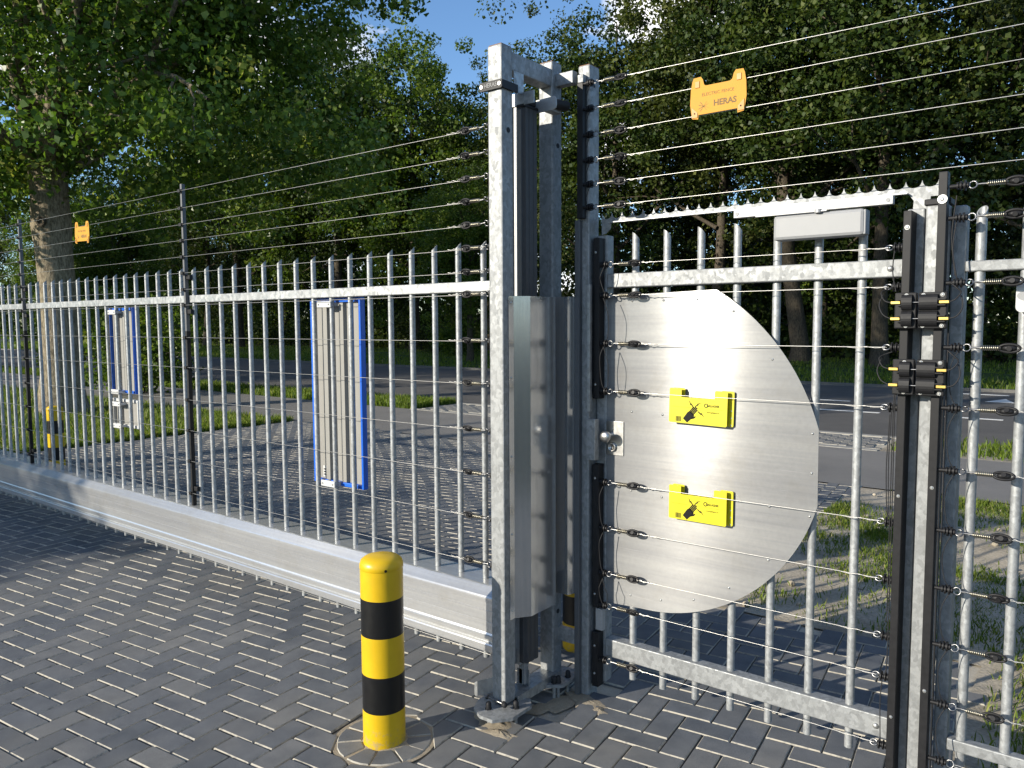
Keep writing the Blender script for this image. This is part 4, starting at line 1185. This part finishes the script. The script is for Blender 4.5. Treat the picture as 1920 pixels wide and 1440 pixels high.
# ------------------------------------------------------------------ yellow signs in front of the shield
def yellow_sign(x0, z0, label, lean=0.0):
    t = thing("warning_sign", label, "warning sign", "yellow signs in front of the shield", (x0, 0.2505, z0))
    t.rotation_euler = (0, lean, 0)
    w, h = 0.243, 0.103
    def outline(dx, w=w):
        return [(dx + 0.004, 0), (dx + w - 0.004, 0), (dx + w, 0.004), (dx + w, h + 0.030), (dx + w - 0.004, h + 0.034), (dx + w - 0.048, h + 0.034), (dx + w - 0.052, h + 0.030), (dx + w - 0.052, h), (dx + 0.052, h), (dx + 0.052, h + 0.030), (dx + 0.048, h + 0.034), (dx + 0.004, h + 0.034), (dx, h + 0.030), (dx, 0.004)]
    pl = MB().prism(outline(0.0), 'Y', -0.0012, 0.0003).build("front_plate", "yellow_sheet", t)
    bk = MB().prism(outline(0.006, w + 0.012), 'Y', 0.0195, 0.0207).build("back_plate", "yellow_sheet", t)
    for x in (0.012, w - 0.012):
        MB().box(x - 0.0, x + 0.004, 0.0003, 0.0195, h + 0.02, h + 0.026).build("spacer", "yellow_sheet_dark", t)
    for x in (0.026, w - 0.026):
        MB().prism([(x - 0.014, h - 0.004), (x + 0.014, h - 0.004), (x + 0.014, h + 0.02), (x + 0.010, h + 0.02), (x + 0.010, h), (x - 0.010, h), (x - 0.010, h + 0.02), (x - 0.014, h + 0.02)], 'Y', -0.0018, -0.00125).build("hook_slot", "yellow_sheet_dark", t)
    yy = -0.0016
    def poly(name, pts, par=pl, mat="print_black"):
        return MB().prism(pts, 'Y', yy, yy + 0.00035).build(name, mat, par)
    # hand with spread fingers, pointing up right
    cx, cz = 0.094, 0.038
    def rot(p, a=-0.72): return (cx + p[0] * math.cos(a) - p[1] * math.sin(a), cz + p[0] * math.sin(a) + p[1] * math.cos(a))
    hand = MB()
    hand.prism([rot(p) for p in [(-0.012, -0.036), (0.012, -0.036), (0.014, -0.012), (0.015, 0.004), (0.011, 0.008), (-0.012, 0.008), (-0.015, -0.004)]], 'Y', yy, yy + 0.00035)
    for fx, ln in ((-0.0105, 0.029), (-0.0045, 0.035), (0.0015, 0.036), (0.0075, 0.031)):
        hand.prism([rot(p) for p in [(fx - 0.0022, 0.004), (fx + 0.0026, 0.004), (fx + 0.0028, ln), (fx + 0.0003, ln + 0.003), (fx - 0.0022, ln)]], 'Y', yy, yy + 0.00035)
    hand.prism([rot(p) for p in [(0.013, -0.016), (0.022, -0.002), (0.022, 0.008), (0.019, 0.008), (0.012, -0.004)]], 'Y', yy, yy + 0.00035)
    hand.build("hand_symbol", "print_black", pl)
    def bolt(ox, oz, a, s):
        P = [(0, 0), (0.006, 0.022), (0.002, 0.021), (0.009, 0.042), (-0.006, 0.018), (-0.001, 0.019), (-0.004, 0.002)]
        return poly("lightning_symbol", [(ox + s * (p[0] * math.cos(a) - p[1] * math.sin(a)), oz + s * (p[0] * math.sin(a) + p[1] * math.cos(a))) for p in P])
    bolt(0.106, 0.066, 0.85, 0.85); bolt(0.112, 0.068, -0.75, 0.75); bolt(0.122, 0.050, -2.0, 0.85)
    poly("rule", [(0.012, 0.0640), (0.232, 0.0640), (0.232, 0.0633), (0.012, 0.0633)])
    bars = MB(); xx = 0.030; rr = random.Random(3)
    while xx < 0.054:
        wv = rr.choice((0.0009, 0.0014, 0.0021)); bars.prism([(xx, 0.006), (xx + wv, 0.006), (xx + wv, 0.026), (xx, 0.026)], 'Y', yy, yy + 0.00035); xx += wv + rr.choice((0.0009, 0.0014))
    bars.build("barcode", "print_black", pl)
    text("GALLAGHER", 0.0125, "print_black", pl, (0.186, yy - 0.0001, 0.076), extrude=0.0002, bold=0.0002, sx=0.72)
    ring = MB()
    ro, ri = 0.0085, 0.0055
    n = 20
    vs = [(0.157 + r_ * math.cos(2 * math.pi * k / n), yy, 0.0765 + r_ * math.sin(2 * math.pi * k / n)) for r_ in (ro, ri) for k in range(n)]
    ring.add(vs, [[k, (k + 1) % n, n + (k + 1) % n, n + k] for k in range(n)]); ring.build("emblem", "print_black", pl)
    text("www.gallagher.eu", 0.0075, "print_black", pl, (0.186, yy - 0.0001, 0.051), extrude=0.0002, sx=0.95)
    for x, z in ((w - 0.010, 0.012), (w - 0.010, 0.062), (0.008, 0.020)):
        MB().cyl((x, yy - 0.0003, z), (x, yy, z), 0.003, n=10).build("hole", "yellow_sheet_dark", pl)
    for x, z in ((w - 0.001, 0.006), (w - 0.001, 0.034), (w - 0.001, 0.062)):
        MB().cyl((x + 0.010, 0.0190, z), (x + 0.010, 0.0194, z), 0.0028, n=10).build("hole", "white_plastic", bk)
    return t
yellow_sign(0.757, 1.241, "upper yellow sign with hand and lightning in front of the shield plate", 0.020)
yellow_sign(0.761, 0.850, "lower yellow sign with hand and lightning in front of the shield plate", 0.004)

# white card at the right edge
t = thing("info_card", "white card with rounded corners hung on the right fence wires", "sign", None, (1.915, 0.262, 1.664))
pts = []
for (cx, cz, a0) in ((0.016, 0.016, math.pi), (0.284, 0.016, 1.5 * math.pi), (0.284, 0.084, 0), (0.016, 0.084, math.pi / 2)):
    pts += [(cx + 0.016 * math.cos(a0 + q * math.pi / 12), cz + 0.016 * math.sin(a0 + q * math.pi / 12)) for q in range(7)]
MB().prism(pts, 'Y', 0, 0.003).build("card", "white_plastic", t)
MB().prism([(0.036 + 0.034 * math.cos(q * math.pi / 12), 0.05 + 0.017 * math.sin(q * math.pi / 12)) for q in range(24)], 'Y', -0.0008, -0.0001).build("oval_print", "closer_paint", t)

# ------------------------------------------------------------------ trees
def leaf_cloud(name, cen, rad, per, size, mat, seed, droop=0.3, flat=1.0):
    """cen (n,3) cluster centres, rad (n,) cluster radii, per leaves in each -> one leaf mesh"""
    r = np.random.default_rng(seed)
    n = len(cen) * per
    d = r.normal(size=(n, 3)); d /= np.linalg.norm(d, axis=1)[:, None]
    q = r.random(n) ** 0.45
    p = np.repeat(cen, per, 0) + d * (np.repeat(rad, per) * q)[:, None] * np.array([1, 1, 0.72 * flat])
    s = size * r.uniform(0.55, 1.25, n)
    ax = r.normal(size=(n, 3)); ax[:, 2] -= droop; ax /= np.linalg.norm(ax, axis=1)[:, None]
    up = d + r.normal(size=(n, 3)) * 0.7 + np.array([0, 0, 0.6])
    sd = np.cross(ax, up); sd /= np.maximum(np.linalg.norm(sd, axis=1)[:, None], 1e-6)
    nr = np.cross(sd, ax)
    w = s * r.uniform(0.34, 0.5, n)
    fold = nr * (s * 0.14)[:, None]
    v = np.empty((n, 4, 3))
    v[:, 0] = p - ax * (s * 0.5)[:, None]
    v[:, 1] = p + sd * w[:, None] + fold - ax * (s * 0.06)[:, None]
    v[:, 2] = p + ax * (s * 0.5)[:, None] - nr * (s * 0.1)[:, None]
    v[:, 3] = p - sd * w[:, None] + fold - ax * (s * 0.06)[:, None]
    tone = np.clip(np.repeat(r.normal(0.42, 0.16, len(cen)), per) + r.normal(0, 0.2, n), 0, 1)
    return mesh_np(name, v.reshape(-1, 3), np.arange(n * 4).reshape(n, 4), mat, np.repeat(tone, 4))

def limb(mbx, p, d, L, r0, depth, rng, tips, bend=0.25, split=(2, 3), n=8):
    pts = [np.array(p, float)]; rs = [r0]
    d = np.array(d, float); d /= np.linalg.norm(d)
    seg = 5
    for i in range(seg):
        d = d + rng.normal(size=3) * bend * 0.35 + np.array([0, 0, 0.04])
        d /= np.linalg.norm(d)
        pts.append(pts[-1] + d * L / seg); rs.append(r0 * (1 - 0.55 * (i + 1) / seg))
    mbx.tube(pts, rs, n if r0 > 0.08 else (6 if r0 > 0.03 else 4), True, False)
    if depth == 0:
        tips += [pts[-1], pts[-3]]
        return
    tips.append(pts[-1])
    for k in range(rng.integers(split[0], split[1] + 1)):
        dd = d + rng.normal(size=3) * 0.62
        i = rng.integers(2, seg + 1)
        limb(mbx, pts[i], dd, L * rng.uniform(0.6, 0.85), rs[i] * 0.72, depth - 1, rng, tips, bend, split, n)

def crown_points(rng, n, R, zc, rz, warp=0.28, shell=0.5):
    d = rng.normal(size=(n, 3)); d /= np.linalg.norm(d, axis=1)[:, None]
    ph = rng.uniform(0, 6.28, (6, 3)); fq = rng.uniform(2.0, 4.5, (6, 3))
    wob = 1 + warp * sum(np.sin(d[:, 0] * fq[k, 0] + ph[k, 0]) * np.sin(d[:, 1] * fq[k, 1] + ph[k, 1]) * np.cos(d[:, 2] * fq[k, 2] + ph[k, 2]) for k in range(6))
    q = np.clip(rng.random(n) ** shell, 0.12, 1)
    p = d * (q * wob)[:, None] * np.array([R, R, rz])
    p[:, 2] += zc
    return p

# --- the big roadside maple at the left
rng = np.random.default_rng(21)
mp_ = thing("maple_tree", "big leafy maple with thick grey-brown trunk behind the sliding gate", "tree", None, (-13.7, 3.78, 0))
tr = MB()
tz = [(-0.1, 0.52, 0, 0), (0.25, 0.42, 0.0, 0), (0.7, 0.355, 0.01, 0), (1.5, 0.325, 0.0, 0.02), (2.4, 0.315, -0.03, 0.02), (3.1, 0.315, -0.06, 0.0), (3.5, 0.35, -0.10, 0.0), (3.9, 0.325, -0.12, 0.0), (4.6, 0.33, -0.14, 0.0), (5.4, 0.29, -0.12, 0.05)]
tr.tube([(x, y, z) for z, r, x, y in tz], [r for z, r, x, y in tz], 22)
trunk = tr.build("trunk", "maple_bark", mp_)
MB().lathe([(0.10, 0.0), (0.075, 0.03), (0.05, 0.01), (0.0, -0.03)], (0, 0, 0), 16).build("branch_scar", "wood_bark", trunk).matrix_local = Matrix.Translation((0.14, -0.27, 3.55)) @ Matrix.Rotation(math.pi / 2, 4, 'X') @ Matrix.Rotation(0.6, 4, 'Y')
br = MB(); tips = []
for k in range(11):
    a = k * 2.4 + rng.uniform(-.3, .3)
    el = rng.uniform(0.25, 1.1)
    limb(br, (-0.12 + 0.1 * math.cos(a), 0.02 + 0.1 * math.sin(a), rng.uniform(4.4, 5.6)), (math.cos(a) * math.cos(el), math.sin(a) * math.cos(el), math.sin(el)), rng.uniform(2.6, 3.6), rng.uniform(0.10, 0.17), 2, rng, tips, 0.3, (2, 3))
limb(br, (-0.05, -0.1, 4.7), (0.80, -0.45, 0.25), 3.4, 0.13, 2, rng, tips, 0.3, (2, 3))
limb(br, (-0.05, 0.1, 5.0), (0.9, 0.25, 0.2), 3.8, 0.13, 2, rng, tips, 0.3, (2, 3))
br.build("branches", "maple_bark", mp_)
cen = [np.array(tips)]
cp = crown_points(rng, 900, 4.9, 9.4, 5.5, 0.24, 0.42)
cp[:, 0] += 0.8; cp[:, 1] += 1.9
cen.append(cp)
low = np.stack([rng.uniform(-4.5, 6.0, 190), rng.uniform(-3.5, 7.0, 190), rng.uniform(4.2, 6.0, 190)], 1)
cen.append(low[np.hypot(low[:, 0] - 0.8, low[:, 1] - 1.9) < 4.7])
skirt = np.stack([rng.uniform(-3.2, 0.8, 46), rng.uniform(-2.4, -0.3, 46), rng.uniform(3.75, 5.0, 46)], 1); cen.append(skirt)
cen = np.concatenate(cen)
cen = cen[cen[:, 2] > 3.6]
me = leaf_cloud("crown", cen, rng.uniform(0.38, 0.78, len(cen)), 92, 0.122, "maple_leaf", 5, 0.5)
place("crown", me, mp_)

for x, y, rz, lab in ((-27.0, 2.6, 2.2, "second roadside maple, further left behind the big trunk"), (-40.0, 1.6, 4.1, "third roadside maple, farthest along the verge on the left")):
    t2 = copy_tree(mp_); t2.location = (x, y, 0); t2.rotation_euler = (0, 0, rz); t2["label"] = lab
    mp_["group"] = t2["group"] = "maples along the verge"

# --- woodland trees beyond the road
def make_tree(seed, h, R, base, mat, nclu, per, size, rz=None, trunk_r=0.24, lean=0.0, warp=0.3):
    rng = np.random.default_rng(seed)
    tb = MB(); tips = []
    pts = [(0, 0, -0.2), (0.02, 0, 0.5), (lean * 0.3, 0.03, base * 0.5), (lean * 0.7, 0.05, base), (lean, 0, h * 0.62), (lean * 1.1, 0.1, h * 0.86)]
    tb.tube(pts, [trunk_r * 1.45, trunk_r * 1.05, trunk_r * 0.9, trunk_r * 0.8, trunk_r * 0.4, trunk_r * 0.12], 10)
    for k in range(9):
        z = base + (h * 0.75 - base) * k / 9
        a = k * 2.4 + rng.uniform(-.4, .4)
        limb(tb, (lean * z / h, 0, z), (math.cos(a), math.sin(a), rng.uniform(0.35, 0.9)), R * 0.62, trunk_r * 0.36, 1, rng, tips, 0.3, (2, 3), 6)
    zc = (h + base) / 2
    cp = crown_points(rng, nclu, R, zc, (h - base) / 2 * (rz or 1.0), warp, 0.42)
    cp[:, 0] += lean * 0.8
    cen = np.concatenate([np.array(tips), cp])
    return meshmat(tb, "trunk", "wood_bark"), leaf_cloud("crown", cen, rng.uniform(0.45, 0.95, len(cen)), per, size, mat, seed + 1, 0.35)
VAR = [make_tree(31, 15.5, 4.4, 3.4, "wood_leaf", 330, 105, 0.15),
       make_tree(41, 17.5, 4.8, 3.8, "olive_leaf", 360, 100, 0.15, lean=0.5),
       make_tree(51, 13.5, 4.0, 2.6, "bright_leaf", 330, 105, 0.15),
       make_tree(61, 16.0, 4.2, 4.6, "wood_leaf", 300, 105, 0.15, trunk_r=0.30, lean=-0.8)]
def wood_tree(var, x, y, s, rz, label, group="trees of the wood beyond the road", up=0.0):
    t = thing("broadleaf_tree", label, "tree", group, (x, y, 0))
    t.rotation_euler = (0, 0, rz); t.scale = (s, s, s)
    place("trunk", VAR[var][0], t, scale=(1, 1, 1.35 if up else 1)); place("crown", VAR[var][1], t, (0, 0, up))
    return t
TREES = [
    # x, y, variant, scale, rot, label
    (-8.0, 29.3, 3, 1.2, 0.4, "tree with leaning sunlit trunk, seen between the pedestrian gate's right bars"),
    (-4.6, 27.5, 0, 1.2, 1.9, "dark tree whose trunk stands just left of the hinge stile"),
    (0.2, 29.0, 1, 1.15, 3.0, "tall tree filling the upper right corner behind the fence panel"),
    (-12.5, 31.0, 1, 1.22, 0.9, "olive green tree behind the orange sign, tallest on the right"),
    (-17.3, 30.5, 0, 1.18, 4.0, "tree above the lintel, left of the orange sign"),
    (-22.5, 33.0, 1, 0.95, 5.1, "tree whose top closes the sky gap right of the portal"),
    (-27.5, 33.5, 3, 0.98, 2.1, "lower tree seen under the sky gap behind the portal top"),
    (-19.6, 17.4 + 5.0, 2, 0.62, 0.6, "slim young tree with pale trunk at the far kerb behind the gate"),
    (-31.5, 31.0, 2, 1.42, 1.1, "bright green tree just left of the portal's front post"),
    (-36.0, 29.0, 0, 1.32, 2.9, "round topped tree left of the bright green one"),
    (-41.0, 31.0, 2, 1.45, 4.4, "bright tree behind the tall blue rimmed board"),
    (-47.0, 29.0, 0, 1.35, 0.2, "dark tree under the maple's hanging branches"),
    (-53.0, 30.0, 1, 1.00, 1.5, "olive tree behind the second wire post"),
    (-60.0, 28.0, 0, 1.05, 2.2, "dark tree between wire post and big maple"),
    (-70.0, 27.0, 2, 1.10, 3.6, "bright tree behind the big maple's trunk"),
    (-82.0, 25.0, 1, 1.15, 5.5, "farthest tree at the left edge, beyond the maple"),
    (-30.0, 12.5, 2, 0.55, 2.0, "small tree on the near verge left of the maple trunk"),
]
for x, y, v, s, r, lab in TREES:
    wood_tree(v, x, y, s, r, lab)
back = [(-3.0, 40, 0, 1.15), (-10.5, 41, 2, 1.2), (-19, 42, 0, 1.1), (-34, 43, 1, 1.02), (-45, 42, 0, 1.1), (-58, 41, 2, 1.1), (-72, 39, 0, 1.1), (4.5, 36, 2, 1.2)]
blab = ["tree of the back row behind the hinge stile", "tree of the back row behind the orange sign", "tree of the back row behind the lintel's left end", "tree of the back row behind the portal's front post",
        "tree of the back row behind the tall blue rimmed board", "tree of the back row left of the second wire post", "tree of the back row behind the maple trunk", "tree of the back row beyond the right fence panel"]
for (x, y, v, s), lab in zip(back, blab):
    wood_tree(v, x, y, s, x * 1.7, lab, "back row of the wood")

# undergrowth along the wood edge and the dense wood behind
rng = np.random.default_rng(77)
n = 800
ux = rng.uniform(-95, 22, n); uy = 33.5 + rng.random(n) ** 1.5 * 9
uz = rng.random(n) ** 1.4 * (1.2 + (uy - 33) * 0.42)
me = leaf_cloud("undergrowth", np.stack([ux, uy, uz + 0.3], 1), rng.uniform(0.7, 1.5, n), 70, 0.24, "wood_leaf", 78, 0.2)
tag(place("undergrowth", me), "dark tangled undergrowth along the edge of the wood", "undergrowth", kind="stuff")
n = 2600
ux = rng.uniform(-150, 40, n); uy = rng.uniform(44, 58, n); uz = rng.random(n) ** 1.25 * 9.5
me = leaf_cloud("distant_wood", np.stack([ux, uy, uz], 1), rng.uniform(1.3, 2.6, n), 46, 0.5, "wood_leaf", 79, 0.2)
tag(place("distant_wood", me), "dense dark wood closing the view behind the trees", "wood", kind="stuff")
# low shrubs at the left, under the maple
rng = np.random.default_rng(90)
for k, (x, y, s, lab) in enumerate([(-16.5, 6.8, 1.0, "leafy shrub left of the maple trunk at the left edge"), (-20.5, 8.2, 1.3, "taller shrub behind the first, at the left edge"), (-24.5, 27.0, 0.9, "green bush at the far kerb behind the gate's right end"), (-27.5, 28.5, 0.8, "tall dry grassy bush beyond the road behind the tall blue rimmed board")]):
    t = thing("shrub", lab, "shrub", "shrubs along road and verge", (x, y, 0))
    cp = crown_points(rng, 70, 1.3 * s, 1.0 * s, 1.0 * s, 0.3, 0.4)
    me = leaf_cloud("foliage", cp, rng.uniform(0.25, 0.5, 70), 60, 0.11, "bright_leaf" if k < 3 else "olive_leaf", 91 + k, 0.1)
    place("foliage", me, t)
    sb = MB(); tips = []
    for q in range(6): limb(sb, (0, 0, 0), (rng.normal() * 0.5, rng.normal() * 0.5, 1), 1.2 * s, 0.03, 1, rng, tips)
    sb.build("stems", "wood_bark", t)

# trees standing behind the viewer: they shade the road and the wood edge
ROW = [(-15.0, 1.0, 7.6), (-29.5, 0.9, 6.5), (-36, 1.0, 5.0), (-42.5, 1.0, 5.2), (-49, 1.0, 5.0), (-56, 1.05, 5.2), (-63, 1.0, 5.0), (-70, 1.05, 5.0)]
ORD = ("first", "second", "third", "fourth", "fifth", "sixth", "seventh", "eighth", "ninth")
for k, (x, sc_, up_) in enumerate(ROW):
    y, v, lab = -13 + (k % 3) * 0.7, (0, 1, 3)[k % 3], "tall tree out of view behind the viewer, %s of its row" % ORD[k]
    wood_tree(v, x, y, sc_, k * 2.0, lab, "trees behind the viewer", up_)
t = thing("shrub", "rounded small tree out of view left of the viewer, shading the beam's far end", "shrub", None, (-5.0 - 14 * math.sin(SUN_AZ), -14 * math.cos(SUN_AZ), 0))
cp = crown_points(rng, 420, 1.75, 3.4, 1.8, 0.10, 0.35)
place("foliage", leaf_cloud("foliage", cp, rng.uniform(0.35, 0.6, 420), 60, 0.16, "wood_leaf", 99, 0.1), t)
MB().tube([(0, 0, -0.1), (0, 0, 3.2)], [0.12, 0.06], 8).build("stem", "wood_bark", t)

# ------------------------------------------------------------------ house glimpsed through the trees
hs = thing("house", "pale house glimpsed between trunks behind the pedestrian gate", "house", None, (-16, 52, 0))
MB().box(-7, 7, 0, 8, 0, 5.2).build("wall", "house_wall", hs)
rf = MB().prism([(-7.6, 5.2), (7.6, 5.2), (7.6, 5.5), (0, 9.2), (-7.6, 5.5)], 'Y', -0.5, 8.5).build("roof", "house_roof", hs)
for x in (-5, -2, 1.2, 4.4):
    for z in (0.9, 3.2):
        wd = MB().box(x - 0.75, x + 0.75, -0.06, 0.0, z, z + 1.4).build("window", "tan_trim", hs)
        MB().box(x - 0.65, x + 0.65, -0.09, -0.061, z + 0.1, z + 1.3).build("pane", "window_glass", wd)

# ------------------------------------------------------------------ grass
def blades(name, P, h0, h1, w, seed, label, lean=0.5, tone=0.45):
    r = np.random.default_rng(seed)
    n = len(P)
    h = r.uniform(h0, h1, n); a = r.uniform(0, 6.283, n)
    dx = np.cos(a); dy = np.sin(a)
    ln = r.uniform(0.1, lean, n) * h; la = r.uniform(0, 6.283, n)
    ww = w * r.uniform(0.6, 1.3, n)
    v = np.empty((n, 5, 3))
    mid = P + np.stack([np.cos(la) * ln * 0.35, np.sin(la) * ln * 0.35, h * 0.6], 1)
    v[:, 0] = P + np.stack([-dx * ww, -dy * ww, 0 * h], 1)
    v[:, 1] = P + np.stack([dx * ww, dy * ww, 0 * h], 1)
    v[:, 2] = mid + np.stack([dx * ww * 0.8, dy * ww * 0.8, 0 * h], 1)
    v[:, 4] = mid + np.stack([-dx * ww * 0.8, -dy * ww * 0.8, 0 * h], 1)
    v[:, 3] = P + np.stack([np.cos(la) * ln, np.sin(la) * ln, h], 1)
    t = np.clip(r.normal(tone, 0.2, n), 0, 1)
    me = mesh_np(name, v.reshape(-1, 3), np.arange(n * 5).reshape(n, 5), "grass_blade", np.repeat(t, 5))
    return tag(place(name, me), label, "grass", kind="stuff")
rng = np.random.default_rng(15)
# tufts on the sandy verge
nt_ = 1250
tx = rng.uniform(0.2, 5.0, nt_); ty = rng.uniform(1.7, 5.5, nt_)
dens = np.sin(tx * 2.1 + 1.0) * np.sin(ty * 1.9 + 0.4) + 0.5 * np.sin(tx * 4.3 + ty * 3.1)
keep = dens + 0.9 * np.exp(-((tx - 1.2) ** 2 / 1.2 + (ty - 2.9) ** 2 / 0.35)) > rng.uniform(-0.6, 0.9, nt_)
tx, ty = tx[keep], ty[keep]
per = 75
P = np.stack([np.repeat(tx, per) + rng.normal(0, 0.09, len(tx) * per), np.repeat(ty, per) + rng.normal(0, 0.09, len(tx) * per), np.zeros(len(tx) * per) - 0.004], 1)
Q = []
for k in range(120):
    x_, y_ = rng.uniform(1.85, 4.0), rng.uniform(0.5, 1.65)
    Q.append(np.stack([x_ + rng.normal(0, 0.08, per), y_ + rng.normal(0, 0.07, per), np.full(per, -0.004)], 1))
Q = np.concatenate(Q); Q = Q[(Q[:, 0] > 1.76) & (Q[:, 1] > 0.42)]
P = np.concatenate([P[(P[:, 0] > 0.22) & (P[:, 1] > 1.66) & (P[:, 1] < 5.55)], Q])
blades("grass_tufts", P, 0.012, 0.06, 0.0034, 3, "patchy young grass on the sandy verge right of the path", 0.8, 0.62)
n = 42000
P = np.stack([-8.95 - rng.random(n) ** 2.0 * 24, rng.uniform(-0.5, 5.55, n), np.full(n, -0.012)], 1)
blades("verge_grass", P, 0.04, 0.13, 0.006, 4, "sunlit grass verge left of the paved driveway", 0.7, 0.6)
n = 26000
P = np.concatenate([np.stack([-8.65 - rng.random(n) ** 1.5 * 40, rng.uniform(8.05, 9.38, n), np.full(n, -0.008)], 1),
                    np.stack([rng.uniform(-0.1, 6, 2500), rng.uniform(8.1, 9.3, 2500), np.full(2500, -0.008)], 1)])
blades("strip_grass", P, 0.05, 0.16, 0.008, 6, "narrow grass strip between cycle path and road", 0.7, 0.5)
n = 52000
P = np.stack([rng.uniform(-85, 6, n), 18.7 + rng.random(n) ** 1.3 * 14, np.full(n, 0.02)], 1)
blades("lawn_grass", P, 0.05, 0.18, 0.018, 7, "mown grass beyond the road under the trees", 0.7, 0.5)
# clods and pebbles on the verge
m = MB()
for k in range(170):
    x, y = rng.uniform(0.25, 4.5), rng.uniform(1.66, 5.4); s = rng.uniform(0.006, 0.028)
    m.sphere((x, y, s * 0.2), s, s * rng.uniform(0.6, 1), s * rng.uniform(0.4, 0.8), 6, 4)
tag(m.build("soil_clods", "verge_soil"), "small clods of dry earth scattered over the sandy verge", "soil", kind="stuff")
